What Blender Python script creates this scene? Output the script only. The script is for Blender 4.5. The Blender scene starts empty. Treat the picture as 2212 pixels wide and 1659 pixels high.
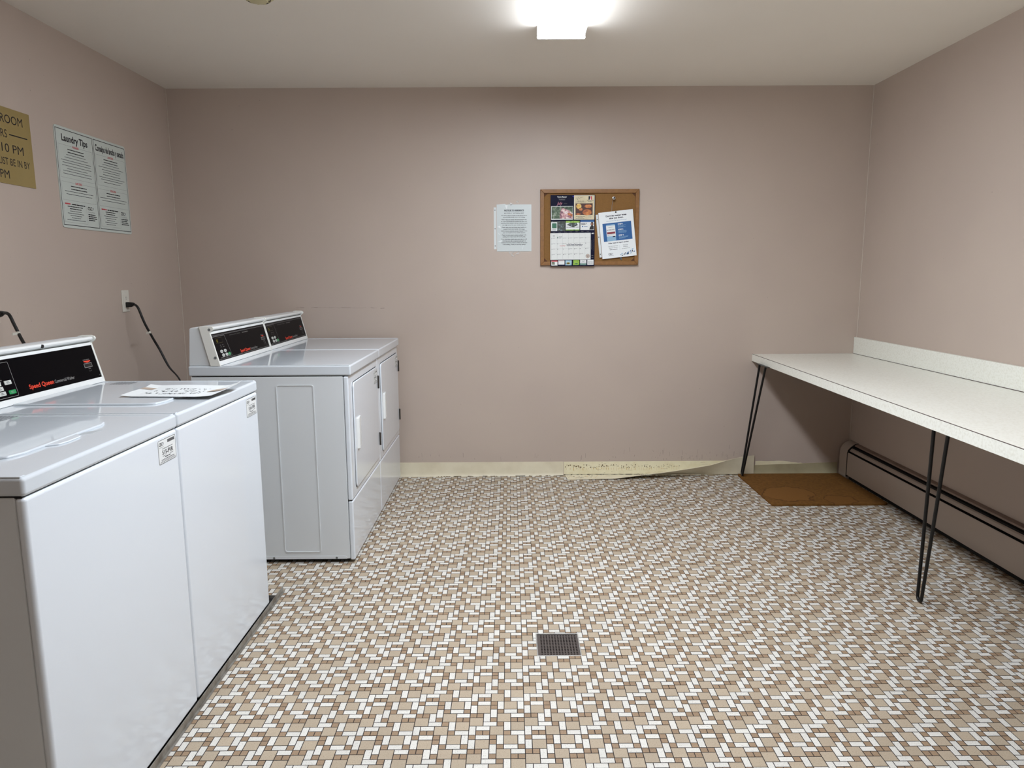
import bpy, bmesh, math, random
from mathutils import Vector, Matrix
random.seed(7)
S = bpy.context.scene
COL = S.collection

# ------------------------------------------------------------------ camera, world, exposure
cam_d = bpy.data.cameras.new('camera')
cam = bpy.data.objects.new('camera', cam_d)
COL.objects.link(cam)
cx = Vector((0.99998, -0.002809, -0.005689)); cy = Vector((0.006051, 0.152238, 0.988325)); cz = -Vector((0.00191, 0.98834, -0.152252))
m = Matrix((cx, cy, cz)).transposed().to_4x4()
m.translation = Vector((0, 0, 1.3024))
cam.matrix_world = m
cam_d.sensor_width = 36.0
cam_d.lens = 1526.346 / 2212 * 36.0
cam_d.clip_start = 0.02
S.camera = cam
w = bpy.data.worlds.new('world'); S.world = w; w.use_nodes = True
w.node_tree.nodes['Background'].inputs[0].default_value = (0.5, 0.52, 0.55, 1)
w.node_tree.nodes['Background'].inputs[1].default_value = 0.05
S.view_settings.view_transform = 'Standard'
S.view_settings.look = 'None'
S.view_settings.gamma = 1.0
S.view_settings.exposure = 0.57
S.view_settings.use_curve_mapping = False
LAMP_STRENGTH = 31.0

# ------------------------------------------------------------------ room numbers
L, R, D, H, BK = -2.0754, 2.2119, 4.4951, 2.427, -0.95
U = 0.0202; TX, TY = 0.0345, 2.0509
TH = 0.795

# ------------------------------------------------------------------ materials
def lin(c):
    return tuple(((v / 255.0) / 12.92 if v / 255.0 <= 0.04045 else ((v / 255.0 + 0.055) / 1.055) ** 2.4) for v in c)
MATS = {}
def mat(name, col, rough=0.5, metal=0.0, spec=0.5, coat=0.0, bump=None, var=None, emit=None, srgb=True):
    if name in MATS: return MATS[name]
    mt = bpy.data.materials.new(name); mt.use_nodes = True
    nt = mt.node_tree; b = nt.nodes['Principled BSDF']
    c = lin(col) if srgb else col
    b.inputs['Base Color'].default_value = (*c, 1)
    b.inputs['Roughness'].default_value = rough
    b.inputs['Metallic'].default_value = metal
    b.inputs['Specular IOR Level'].default_value = spec
    b.inputs['Coat Weight'].default_value = coat
    tc = nt.nodes.new('ShaderNodeTexCoord')
    if var:   # (scale, second colour, low, high[, detail])
        n = nt.nodes.new('ShaderNodeTexNoise'); n.inputs['Scale'].default_value = var[0]
        n.inputs['Detail'].default_value = var[4] if len(var) > 4 else 4
        r = nt.nodes.new('ShaderNodeValToRGB')
        r.color_ramp.elements[0].position = var[2]; r.color_ramp.elements[1].position = var[3]
        r.color_ramp.elements[0].color = (*c, 1); r.color_ramp.elements[1].color = (*lin(var[1]), 1)
        nt.links.new(tc.outputs['Object'], n.inputs['Vector']); nt.links.new(n.outputs['Fac'], r.inputs['Fac'])
        nt.links.new(r.outputs['Color'], b.inputs['Base Color'])
    if bump:  # (scale, strength, distance)
        n2 = nt.nodes.new('ShaderNodeTexNoise'); n2.inputs['Scale'].default_value = bump[0]; n2.inputs['Detail'].default_value = 3
        bp = nt.nodes.new('ShaderNodeBump'); bp.inputs['Strength'].default_value = bump[1]; bp.inputs['Distance'].default_value = bump[2]
        nt.links.new(tc.outputs['Object'], n2.inputs['Vector']); nt.links.new(n2.outputs['Fac'], bp.inputs['Height'])
        nt.links.new(bp.outputs['Normal'], b.inputs['Normal'])
    if emit:
        b.inputs['Emission Color'].default_value = (*emit[0], 1); b.inputs['Emission Strength'].default_value = emit[1]
    MATS[name] = mt
    return mt

def wall_mat(name, c1, c2, speck, rough=0.48):
    mt = mat(name, c1, rough, bump=(420, 0.10, 0.001))
    nt = mt.node_tree; b = nt.nodes['Principled BSDF']; tc = next(n for n in nt.nodes if n.type == 'TEX_COORD')
    n = nt.nodes.new('ShaderNodeTexNoise'); n.inputs['Scale'].default_value = 2.2; n.inputs['Detail'].default_value = 5
    r = nt.nodes.new('ShaderNodeValToRGB'); r.color_ramp.elements[0].position = .35; r.color_ramp.elements[1].position = .7
    r.color_ramp.elements[0].color = (*lin(c1), 1); r.color_ramp.elements[1].color = (*lin(c2), 1)
    v = nt.nodes.new('ShaderNodeTexVoronoi'); v.inputs['Scale'].default_value = 7.0
    r2 = nt.nodes.new('ShaderNodeValToRGB'); r2.color_ramp.elements[0].position = .012; r2.color_ramp.elements[1].position = .028
    r2.color_ramp.elements[0].color = (speck, speck, speck, 1); r2.color_ramp.elements[1].color = (1, 1, 1, 1)
    mx = nt.nodes.new('ShaderNodeMix'); mx.data_type = 'RGBA'; mx.blend_type = 'MULTIPLY'; mx.inputs[0].default_value = 1
    for q in (n, v): nt.links.new(tc.outputs['Object'], q.inputs['Vector'])
    nt.links.new(n.outputs['Fac'], r.inputs['Fac']); nt.links.new(v.outputs['Distance'], r2.inputs['Fac'])
    nt.links.new(r.outputs['Color'], mx.inputs['A']); nt.links.new(r2.outputs['Color'], mx.inputs['B'])
    nt.links.new(mx.outputs['Result'], b.inputs['Base Color'])
    return mt

M_WALL = wall_mat('wall_paint', (187, 171, 159), (191, 175, 162), 0.72)
M_CEIL = wall_mat('ceiling_paint', (240, 234, 224), (242, 236, 226), 0.85, 0.7)
M_CAULK = mat('caulk', (200, 188, 175), 0.5)
M_ENAMEL = mat('white_enamel', (224, 230, 236), 0.15, spec=0.5, coat=0.3, bump=(7, 0.05, 0.004))
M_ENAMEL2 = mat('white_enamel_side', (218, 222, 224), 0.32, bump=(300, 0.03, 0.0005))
M_TOP_SHADED = mat('white_enamel_shaded_top', (210, 216, 221), 0.07, spec=0.6)  # same enamel, glossier; dimmer light on the tops is painted into its grey
M_PLW = mat('white_plastic', (233, 235, 233), 0.32)
M_PLW2 = mat('cream_white_plastic', (232, 232, 225), 0.35)
M_PANEL = mat('black_panel', (4, 3, 6), 0.35, spec=0.05)
M_BLACK = mat('black_plastic', (12, 12, 12), 0.4)
M_RUBBER = mat('black_rubber', (16, 15, 15), 0.55)
M_DARK = mat('dark_void', (10, 9, 8), 0.8)
M_STEEL = mat('steel', (196, 196, 192), 0.38, .8)
M_SCREW = mat('screw_steel', (120, 124, 124), 0.45, 0.3)
M_HINGE = mat('hinge_metal', (85, 80, 74), 0.4, 0.7)
M_RODS = mat('black_steel_rod', (14, 14, 15), 0.38, 0.3, bump=(250, 0.12, 0.0008))
M_RUST = mat('rust', (120, 88, 62), 0.8, bump=(400, 0.3, 0.001))
M_GALV = mat('galvanised', (160, 156, 148), 0.4, 0.5, var=(30, (130, 124, 114), .4, .65))
M_BB = mat('vinyl_baseboard', (228, 219, 193), 0.42, var=(9, (217, 207, 180), .4, .7))
M_BBT = mat('tan_vinyl_baseboard', (176, 166, 134), 0.45, var=(9, (164, 153, 122), .4, .7))
M_HEAT = mat('heater_enamel', (186, 172, 160), 0.42, bump=(200, 0.03, 0.0005))
M_HEATHOOD = mat('heater_hood_brown', (148, 127, 114), 0.45, var=(14, (134, 114, 102), .4, .7))
M_CORKFR = mat('oak_frame', (142, 98, 48), 0.5, var=(60, (126, 85, 40), .35, .7))
M_CORK = mat('cork', (136, 98, 52), 0.9, bump=(260, 0.3, 0.001), var=(320, (104, 74, 38), .5, .8))
M_CORKDK = mat('brown_cardboard', (88, 52, 26), 0.8)
M_PAPER = mat('paper', (232, 236, 236), 0.6)
M_FILM = mat('clear_film', (235, 240, 240), 0.06, coat=1.0); M_FILM.node_tree.nodes['Principled BSDF'].inputs['Alpha'].default_value = .4
M_NOTE = mat('sleeved_paper', (206, 213, 212), .3, coat=.3)
M_PAPERC = mat('sleeve_gloss', (222, 228, 228), 0.12, coat=0.8, bump=(28, 0.35, 0.004))
M_GOLD = mat('gold_plastic', (152, 132, 82), 0.35, var=(5, (145, 125, 76), .3, .7))
M_INK = mat('ink_black', (16, 15, 26), 0.6)
M_INK2 = mat('ink_grey', (74, 76, 80), 0.6)
M_INKL = mat('ink_light', (140, 142, 144), 0.6)
M_RED = mat('ink_red', (196, 70, 78), 0.6)
M_ORED = mat('logo_orange_red', (226, 66, 40), 0.5)
M_LGREY = mat('print_grey', (150, 148, 146), 0.5)
M_DGREY = mat('print_dim_grey', (88, 86, 84), 0.5)
M_GREEN = mat('button_green', (24, 140, 78), 0.4)
M_KEY = mat('button_grey', (196, 198, 192), 0.4)
M_OLIVE = mat('display_olive', (60, 54, 20), 0.3)
M_LED = mat('display_digits', (150, 140, 30), 0.4)
M_NAVY = mat('navy_print', (12, 13, 38), 0.6, spec=.15, var=(20, (17, 19, 46), .4, .7))
M_BLUE = mat('print_blue', (36, 92, 150), 0.5)
M_LBLUE = mat('print_light_blue', (140, 178, 205), 0.5)
M_CREAM = mat('print_cream', (214, 202, 168), 0.55, var=(30, (200, 186, 150), .4, .7))
M_WPRINT = mat('print_white', (226, 228, 226), 0.55)
M_TAPE = mat('clear_tape', (206, 202, 190), 0.18, coat=0.5)
M_TAPEBR = mat('brown_tape', (190, 172, 156), 0.4)
M_LAM = mat('laminate', (236, 236, 226), 0.28, var=(110, (218, 216, 202), .46, .8, 8))
M_SEAM = mat('dark_seam', (74, 58, 54), 0.6)
M_PLY = mat('plywood_underside', (96, 76, 58), 0.7)
M_OUT = mat('outlet_plastic', (216, 212, 200), 0.35)
M_SMOKE = mat('aged_plastic', (206, 198, 158), 0.45)
M_SMOKEV = mat('detector_vents', (70, 60, 44), 0.7)
M_LAMPF = mat('fixture_white', (235, 235, 232), 0.4)
M_LAMP = mat('lit_diffuser', (240, 240, 240), 0.5, emit=((0.93, 1.0, 1.10), LAMP_STRENGTH))
M_LAMPS = mat('lit_diffuser_side', (240, 240, 240), 0.5, emit=((0.93, 1.0, 1.10), LAMP_STRENGTH * .24))
M_GROUT = mat('grout', (34, 27, 27), 0.85)
M_BRTAN = mat('brush_tan', (120, 86, 52), 0.6)

def tile_mat(name, c, c2, spk):
    mt = mat(name, c, 0.55, spec=0.22, bump=(120, 0.05, 0.0006))
    nt = mt.node_tree; b = nt.nodes['Principled BSDF']; tc = next(n for n in nt.nodes if n.type == 'TEX_COORD')
    n = nt.nodes.new('ShaderNodeTexNoise'); n.inputs['Scale'].default_value = 330; n.inputs['Detail'].default_value = 2
    r = nt.nodes.new('ShaderNodeValToRGB'); e = r.color_ramp.elements
    e[0].position = .33; e[1].position = .42; e[0].color = (*lin(spk), 1); e[1].color = (*lin(c), 1)
    e2 = r.color_ramp.elements.new(.62); e2.color = (*lin(c), 1); e3 = r.color_ramp.elements.new(.72); e3.color = (*lin(c2), 1)
    g = nt.nodes.new('ShaderNodeNewGeometry')
    mr = nt.nodes.new('ShaderNodeMapRange'); mr.inputs['To Min'].default_value = .93; mr.inputs['To Max'].default_value = 1.03
    n3 = nt.nodes.new('ShaderNodeTexNoise'); n3.inputs['Scale'].default_value = 1.9; n3.inputs['Detail'].default_value = 6
    mr3 = nt.nodes.new('ShaderNodeMapRange'); mr3.inputs['From Min'].default_value = .3; mr3.inputs['From Max'].default_value = .7
    mr3.inputs['To Min'].default_value = .93; mr3.inputs['To Max'].default_value = 1.02
    mm = nt.nodes.new('ShaderNodeMath'); mm.operation = 'MULTIPLY'
    mx = nt.nodes.new('ShaderNodeMix'); mx.data_type = 'RGBA'; mx.blend_type = 'MULTIPLY'; mx.inputs[0].default_value = 1
    nt.links.new(tc.outputs['Object'], n.inputs['Vector']); nt.links.new(tc.outputs['Object'], n3.inputs['Vector'])
    nt.links.new(n.outputs['Fac'], r.inputs['Fac'])
    nt.links.new(g.outputs['Random Per Island'], mr.inputs['Value']); nt.links.new(n3.outputs['Fac'], mr3.inputs['Value'])
    nt.links.new(mr.outputs['Result'], mm.inputs[0]); nt.links.new(mr3.outputs['Result'], mm.inputs[1])
    nt.links.new(r.outputs['Color'], mx.inputs['A']); nt.links.new(mm.outputs[0], mx.inputs['B'])
    nt.links.new(mx.outputs['Result'], b.inputs['Base Color'])
    return mt
M_TW = tile_mat('tile_white', (216, 212, 203), (224, 221, 213), (182, 178, 168))
M_TB = tile_mat('tile_beige', (177, 161, 139), (190, 176, 155), (160, 144, 122))
M_TT = tile_mat('tile_tan', (154, 130, 105), (170, 148, 122), (134, 111, 88))

def photo_mat(name, cols, scale):
    mt = mat(name, cols[0], 0.4)
    nt = mt.node_tree; b = nt.nodes['Principled BSDF']; tc = next(n for n in nt.nodes if n.type == 'TEX_COORD')
    n = nt.nodes.new('ShaderNodeTexNoise'); n.inputs['Scale'].default_value = scale; n.inputs['Detail'].default_value = 6
    r = nt.nodes.new('ShaderNodeValToRGB'); r.color_ramp.interpolation = 'EASE'
    k = len(cols)
    r.color_ramp.elements[0].position = .3; r.color_ramp.elements[0].color = (*lin(cols[0]), 1)
    r.color_ramp.elements[1].position = .7; r.color_ramp.elements[1].color = (*lin(cols[-1]), 1)
    for i in range(1, k - 1):
        e = r.color_ramp.elements.new(.3 + .4 * i / (k - 1)); e.color = (*lin(cols[i]), 1)
    nt.links.new(tc.outputs['Object'], n.inputs['Vector']); nt.links.new(n.outputs['Fac'], r.inputs['Fac'])
    nt.links.new(r.outputs['Color'], b.inputs['Base Color'])
    return mt
M_FOLI = photo_mat('photo_foliage', [(24, 44, 26), (60, 84, 52), (110, 124, 100), (170, 176, 160)], 60)
M_FLOW = photo_mat('photo_flowers', [(60, 40, 60), (130, 80, 96), (200, 150, 150), (230, 214, 210), (70, 96, 60)], 55)
M_BREADDK = mat('photo_dark_bread', (70, 30, 14), 0.5)
M_BREAD = photo_mat('photo_bread', [(120, 58, 22), (178, 96, 40), (214, 140, 70)], 90)
M_BREAD2 = photo_mat('photo_bread_yellow', [(150, 96, 30), (216, 170, 70), (236, 206, 130)], 90)
M_TREEPIC = photo_mat('photo_trees', [(30, 36, 30), (60, 66, 56), (120, 140, 150)], 70)
M_GRN = photo_mat('photo_green', [(70, 120, 40), (150, 186, 70), (90, 150, 60)], 60)
M_AQUA = photo_mat('photo_aqua', [(90, 130, 160), (150, 186, 206), (190, 210, 216)], 60)

# ------------------------------------------------------------------ helpers
class MB:
    def __init__(s): s.v = []; s.f = []; s.m = []; s.mats = []
    def mi(s, mt):
        if mt not in s.mats: s.mats.append(mt)
        return s.mats.index(mt)
    def add(s, vs, fs, mt):
        o = len(s.v); k = s.mi(mt)
        s.v += [tuple(v) for v in vs]; s.f += [tuple(o + i for i in f) for f in fs]; s.m += [k] * len(fs)
    def box(s, x0, x1, y0, y1, z0, z1, mt):
        s.add([(x0,y0,z0),(x1,y0,z0),(x1,y1,z0),(x0,y1,z0),(x0,y0,z1),(x1,y0,z1),(x1,y1,z1),(x0,y1,z1)],
              [(0,3,2,1),(4,5,6,7),(0,1,5,4),(1,2,6,5),(2,3,7,6),(3,0,4,7)], mt)
    def hexa(s, p, mt):   # 8 points: bottom 4 ccw, top 4 ccw
        s.add(p, [(0,3,2,1),(4,5,6,7),(0,1,5,4),(1,2,6,5),(2,3,7,6),(3,0,4,7)], mt)
    def prism(s, pts, axis, a, b, mt):   # 2D profile pts extruded along axis a->b
        n = len(pts)
        def P(q, t):
            return {'x': (t, q[0], q[1]), 'y': (q[0], t, q[1]), 'z': (q[0], q[1], t)}[axis]
        vs = [P(q, a) for q in pts] + [P(q, b) for q in pts]
        fs = [tuple(range(n))[::-1], tuple(range(n, 2 * n))] + [(i, (i + 1) % n, n + (i + 1) % n, n + i) for i in range(n)]
        s.add(vs, fs, mt)
    def tube(s, pts, r, mt, n=10, caps=True):
        pts = [Vector(p) for p in pts]; rings = []
        rr = r if isinstance(r, (list, tuple)) else [r] * len(pts)
        up = Vector((0, 0, 1)); prev = None
        for i, p in enumerate(pts):
            d = (pts[min(i + 1, len(pts) - 1)] - pts[max(i - 1, 0)]).normalized()
            if prev is None:
                a = d.orthogonal().normalized()
            else:
                a = (prev - d * prev.dot(d)).normalized()
            prev = a; b = d.cross(a)
            rings.append([p + (a * math.cos(t) + b * math.sin(t)) * rr[i] for t in [2 * math.pi * k / n for k in range(n)]])
        vs = [v for ring in rings for v in ring]; fs = []
        for i in range(len(pts) - 1):
            for k in range(n):
                fs.append((i*n+k, i*n+(k+1)%n, (i+1)*n+(k+1)%n, (i+1)*n+k))
        if caps:
            fs.append(tuple(range(n))[::-1]); fs.append(tuple((len(pts)-1)*n + k for k in range(n)))
        s.add(vs, fs, mt)
    def lathe(s, prof, center, axis, mt, n=32):   # prof [(r, t)] along axis vector
        c = Vector(center); ax = Vector(axis).normalized(); a = ax.orthogonal().normalized(); b = ax.cross(a)
        vs = []
        for r, t in prof:
            for k in range(n):
                th = 2 * math.pi * k / n
                vs.append(c + ax * t + (a * math.cos(th) + b * math.sin(th)) * r)
        fs = []
        for i in range(len(prof) - 1):
            for k in range(n):
                fs.append((i*n+k, i*n+(k+1)%n, (i+1)*n+(k+1)%n, (i+1)*n+k))
        fs.append(tuple(range(n))[::-1]); fs.append(tuple((len(prof)-1)*n + k for k in range(n)))
        s.add(vs, fs, mt)
    def build(s, name, parent=None, bevel=0, seg=2, smooth=True, loc=None, rot=None, fix=True):
        me = bpy.data.meshes.new(name)
        me.from_pydata(s.v, [], s.f)
        for mt in s.mats: me.materials.append(mt)
        me.polygons.foreach_set('material_index', s.m)
        if fix:
            bm = bmesh.new(); bm.from_mesh(me); bmesh.ops.recalc_face_normals(bm, faces=bm.faces); bm.to_mesh(me); bm.free()
        if smooth and bevel:
            me.polygons.foreach_set('use_smooth', [True] * len(me.polygons))
        me.update()
        o = bpy.data.objects.new(name, me); COL.objects.link(o)
        if bevel:
            b = o.modifiers.new('bevel', 'BEVEL'); b.width = bevel; b.segments = seg; b.limit_method = 'ANGLE'; b.angle_limit = math.radians(35)
            b.harden_normals = True
        if parent: o.parent = parent
        if loc: o.location = loc
        if rot: o.rotation_euler = rot
        return o
def smooth(o, ang=40):
    me = o.data
    me.polygons.foreach_set('use_smooth', [True] * len(me.polygons))
    me.set_sharp_from_angle(angle=math.radians(ang))
    return o
def rrect(u0, u1, v0, v1, r, n=5):
    pts = []
    for cxx, cyy, a0 in ((u1 - r, v1 - r, 0), (u0 + r, v1 - r, 90), (u0 + r, v0 + r, 180), (u1 - r, v0 + r, 270)):
        for k in range(n + 1):
            a = math.radians(a0 + 90 * k / n); pts.append((cxx + r * math.cos(a), cyy + r * math.sin(a)))
    return pts
_tc = {}
def text_mesh(body, bold=0.0, shear=0.0, align='LEFT'):
    key = (body, bold, shear, align)
    if key in _tc: return _tc[key]
    cu = bpy.data.curves.new('t', 'FONT'); cu.body = body; cu.size = 1.0; cu.resolution_u = 3
    cu.offset = bold; cu.shear = shear; cu.fill_mode = 'FRONT'
    ob = bpy.data.objects.new('t', cu); me = bpy.data.meshes.new_from_object(ob)
    vs = [(v.co.x, v.co.y) for v in me.vertices]; fs = [tuple(p.vertices) for p in me.polygons]
    bpy.data.objects.remove(ob); bpy.data.meshes.remove(me); bpy.data.curves.remove(cu)
    if vs:
        x0 = min(v[0] for v in vs); x1 = max(v[0] for v in vs)
        cap = 0.73
    else: x0, x1, cap = 0, 1, .73
    _tc[key] = (vs, fs, x0, x1, cap)
    return _tc[key]
class G:
    """print on a flat face: u to the right, v up, layers lifted a hair along the normal"""
    def __init__(s, mb, o, u, v): s.mb = mb; s.o = Vector(o); s.u = Vector(u).normalized(); s.v = Vector(v).normalized(); s.n = s.u.cross(s.v)
    def P(s, a, b, l): return s.o + s.u * a + s.v * b + s.n * (l * 0.00025)
    def poly(s, pts, mt, l=1): s.mb.add([s.P(a, b, l) for a, b in pts], [tuple(range(len(pts)))], mt)
    def rect(s, u0, v0, u1, v1, mt, l=1): s.poly([(u0, v0), (u1, v0), (u1, v1), (u0, v1)], mt, l)
    def rr(s, u0, v0, u1, v1, r, mt, l=1): s.poly(rrect(u0, u1, v0, v1, r), mt, l)
    def frame(s, u0, v0, u1, v1, t, mt, l=1):
        s.rect(u0, v0, u1, v0 + t, mt, l); s.rect(u0, v1 - t, u1, v1, mt, l); s.rect(u0, v0, u0 + t, v1, mt, l); s.rect(u1 - t, v0, u1, v1, mt, l)
    def disc(s, u, v, r, mt, l=1, n=20, ry=None):
        ry = ry or r; s.poly([(u + r * math.cos(2*math.pi*k/n), v + ry * math.sin(2*math.pi*k/n)) for k in range(n)], mt, l)
    def line(s, pts, t, mt, l=1):
        for (a, b), (c, d) in zip(pts, pts[1:]):
            e = math.hypot(c - a, d - b) or 1e-9; nx, ny = -(d - b) / e * t / 2, (c - a) / e * t / 2
            s.poly([(a + nx, b + ny), (a - nx, b - ny), (c - nx, d - ny), (c + nx, d + ny)], mt, l)
    def text(s, body, u, v, h, mt, width=None, bold=0.0, shear=0.0, l=1, align='l', sx=None):
        vs, fs, x0, x1, cap = text_mesh(body, bold, shear)
        k = h / cap; kx = width / (x1 - x0) if width else k * (sx or 1)
        wd = (x1 - x0) * kx
        off = u - (wd / 2 if align == 'c' else wd if align == 'r' else 0)
        s.mb.add([s.P(off + (a - x0) * kx, v + b * k, l) for a, b in vs], fs, mt)
        return wd
    def bars(s, u0, u1, v, h, mt, rng, l=1, gap=0.5):   # an illegible printed line: word-long dashes
        u = u0
        while u < u1 - h:
            wv = min(h * rng.uniform(2.2, 8), u1 - u); s.rect(u, v, u + wv, v + h, mt, l); u += wv + h * gap * 1.2
def thing(name, label, cat, loc=(0, 0, 0), rotz=0, group=None):
    o = bpy.data.objects.new(name, None); COL.objects.link(o); o.empty_display_size = .05
    o.location = loc; o.rotation_euler = (0, 0, rotz); o['label'] = label; o['category'] = cat
    if group: o['group'] = group
    return o
def tag(o, label, cat, group=None):
    o['label'] = label; o['category'] = cat
    if group: o['group'] = group
    return o
def struct(o): o['kind'] = 'structure'; return o

# ------------------------------------------------------------------ room shell
DR = (0.086, 0.241, 2.270, 2.427)        # floor drain opening
PAT = [  # 8 x 8 units: (col, row, w, h, kind) rows go towards the camera
 (0,0,1,2,'w'),(1,0,2,1,'w'),(1,1,1,1,'t'),(2,1,1,1,'t'),(3,0,2,2,'b'),(5,-1,1,2,'w'),(5,1,1,1,'t'),(6,-1,2,2,'b'),(6,1,2,1,'w'),
 (0,2,1,1,'t'),(1,2,2,1,'w'),(3,2,1,1,'t'),(3,3,1,1,'t'),(4,2,1,2,'w'),(5,2,2,2,'b'),(7,2,1,2,'w'),
 (0,3,1,2,'w'),(1,3,2,2,'b'),(3,4,1,2,'w'),(4,4,1,1,'t'),(5,4,2,1,'w'),(7,4,1,1,'t'),
 (0,5,1,1,'t'),(1,5,1,1,'t'),(2,5,1,2,'w'),(4,5,2,2,'b'),(6,5,2,1,'w'),
 (0,6,2,2,'b'),(3,6,1,1,'t'),(6,6,1,1,'t'),(7,6,1,1,'t'),(2,7,2,1,'w'),(4,7,1,1,'t')]
fl = MB()
KM = {'w': M_TW, 'b': M_TB, 't': M_TT}
g2 = 0.00118
def put_tile(x0, x1, y0, y1, mt):
    x0 = max(x0, L); x1 = min(x1, R); y0 = max(y0, BK); y1 = min(y1, D)
    if x1 - x0 < .001 or y1 - y0 < .001: return
    a, b, c, d = DR
    if x1 > a and x0 < b and y1 > c and y0 < d:
        for q in ((x0, min(x1, a), y0, y1), (max(x0, b), x1, y0, y1), (max(x0, a), min(x1, b), y0, min(y1, c)), (max(x0, a), min(x1, b), max(y0, d), y1)):
            if q[1] - q[0] > .001 and q[3] - q[2] > .001: fl.add([(q[0], q[2], 0), (q[1], q[2], 0), (q[1], q[3], 0), (q[0], q[3], 0)], [(0, 1, 2, 3)], mt)
        return
    fl.add([(x0, y0, 0), (x1, y0, 0), (x1, y1, 0), (x0, y1, 0)], [(0, 1, 2, 3)], mt)
S8 = 8 * U
for i in range(int((L - TX) / S8) - 2, int((R - TX) / S8) + 2):
    for j in range(int((BK - TY) / S8) - 2, int((D - TY) / S8) + 3):
        for c, r, ww, hh, k in PAT:
            X = TX + i * S8 + c * U; Y = TY + j * S8 - r * U
            put_tile(X + g2, X + ww * U - g2, Y - hh * U + g2, Y - g2, KM[k])
zg = -0.0005
for q in ((L, DR[0], BK, D), (DR[1], R, BK, D), (DR[0], DR[1], BK, DR[2]), (DR[0], DR[1], DR[3], D)):
    fl.add([(q[0], q[2], zg), (q[1], q[2], zg), (q[1], q[3], zg), (q[0], q[3], zg)], [(0, 1, 2, 3)], M_GROUT)
struct(fl.build('floor', smooth=False, fix=False))

def wallbox(name, *a, mt=M_WALL):
    b = MB(); b.box(*a, mt); return struct(b.build(name, smooth=False))
T = 0.12
wallbox('wall_left', L - T, L, BK - T, D + T, -0.1, H + .1)
wallbox('wall_right', R, R + T, BK - T, D + T, -0.1, H + .1)
WB = wallbox('wall_back', L, R, D, D + T, -0.1, H + .1)
wallbox('wall_front', L, R, BK - T, BK, -0.1, H + .1)
wallbox('ceiling', L, R, BK, D, H, H + .1, mt=M_CEIL)
# caulk beads in the two far corners
b = MB(); b.tube([(L + .002, D - .002, .0), (L + .002, D - .002, H)], .0026, M_CAULK, 8); struct(smooth(b.build('trim_1')))
b = MB(); b.tube([(R - .002, D - .002, .0), (R - .002, D - .002, H)], .0026, M_CAULK, 8); struct(smooth(b.build('trim_2')))
# marks on the back wall
rng = random.Random(3)
b = MB(); g = G(b, (0, D, 0), (1, 0, 0), (0, 0, 1))
M_CRK = mat('crack_line', (128, 116, 106), .8); M_SCF = mat('scuff', (136, 122, 112), .8)
pts = []; x = -1.353
while x < -.724:
    pts.append((x, 1.107 - .008 * (x + 1.353) / .63 + rng.uniform(-.003, .003))); x += rng.uniform(.012, .035)
for k in range(len(pts) - 1):
    if rng.random() < .88: g.line(pts[k:k + 2], rng.choice((.0009, .0013, .0022, .0006)), M_CRK)
b.build('hairline_crack', WB, smooth=False)['label'] = 'dark hairline crack'
b = MB(); g = G(b, (0, D, 0), (1, 0, 0), (0, 0, 1))
for k in range(90):
    x = rng.uniform(-.66, 1.55) if k < 45 else rng.uniform(.9, 1.55); z = .095 + abs(rng.gauss(0, .035)); hgt = rng.choice((.003, .004, .012, .03)); t = rng.uniform(.0008, .002)
    g.line([(x, z), (x + rng.uniform(-.003, .003), z + hgt)], t, M_SCF)
for k in range(60):
    x = rng.uniform(-1.6, 2.1); z = rng.uniform(.3, 2.2); g.disc(x, z, rng.uniform(.0007, .0016), M_SCF, n=6)
b.build('scuff_marks', WB, smooth=False)
b = MB(); g = G(b, (L, 0, 0), (0, 1, 0), (0, 0, 1))
for k in range(30): g.disc(rng.uniform(2.6, 4.4), rng.uniform(.95, 2.2), rng.uniform(.0007, .0016), M_SCF, n=6)
b.build('scuff_marks', bpy.data.objects['wall_left'], smooth=False)
# bare glue band where the baseboard peeled off
M_GLUE = mat('bare_plaster', (236, 228, 196), .7, var=(22, (228, 218, 182), .4, .7)); M_GL1 = mat('glue_brown', (104, 84, 50), .7); M_GL2 = mat('glue_ochre', (206, 172, 96), .7)
b = MB(); b.box(.345, 1.57, D - .0015, D, 0, .093, M_GLUE)
rz = random.Random(12); top_ = [(1.60 + .02 * k, .088 + .004 * rz.random() - max(0, k - 9) * .0025) for k in range(17)]
b.add([(x, D - .0015, z) for x, z in [(1.60, .05), (1.92, .05)] + top_[::-1]], [tuple(range(19))], M_GLUE)
g = G(b, (0, D - .0015, 0), (1, 0, 0), (0, 0, 1))
for k in range(46):
    x = .36 + k * .0165 + rng.uniform(-.004, .004); f = 1 - k / 60
    for q in range(rng.randint(1, 3)):
        a, c = x + rng.uniform(-.006, .006), .062 + rng.uniform(-.012, .01)
        g.disc(a, c, rng.uniform(.0016, .0062) * f, M_GL1, n=7, ry=rng.uniform(.0015, .0048))
    g.line([(x, .03 + rng.uniform(0, .012)), (x + rng.uniform(-.003, .003), .052)], rng.uniform(.001, .004) * f, M_GL2)
for k in range(60):
    x = rng.uniform(.37, 1.55); z = rng.uniform(.012, .085); g.line([(x, z), (x + rng.uniform(.006, .04), z + rng.uniform(-.001, .001))], .0009, rng.choice((M_GL1, M_GL2, M_GL1)))
gp = [(.345 + .014 * k, .005 + rng.uniform(-.003, .003)) for k in range(84)]
for k_ in range(83): g.line(gp[k_:k_ + 2], rng.choice((.0015, .003, .005)), mat('mould_line', (70, 60, 44), .8), 1)
b.build('bare_glue_band', WB, smooth=False)['label'] = 'cream strip with brown glue spots'

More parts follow.
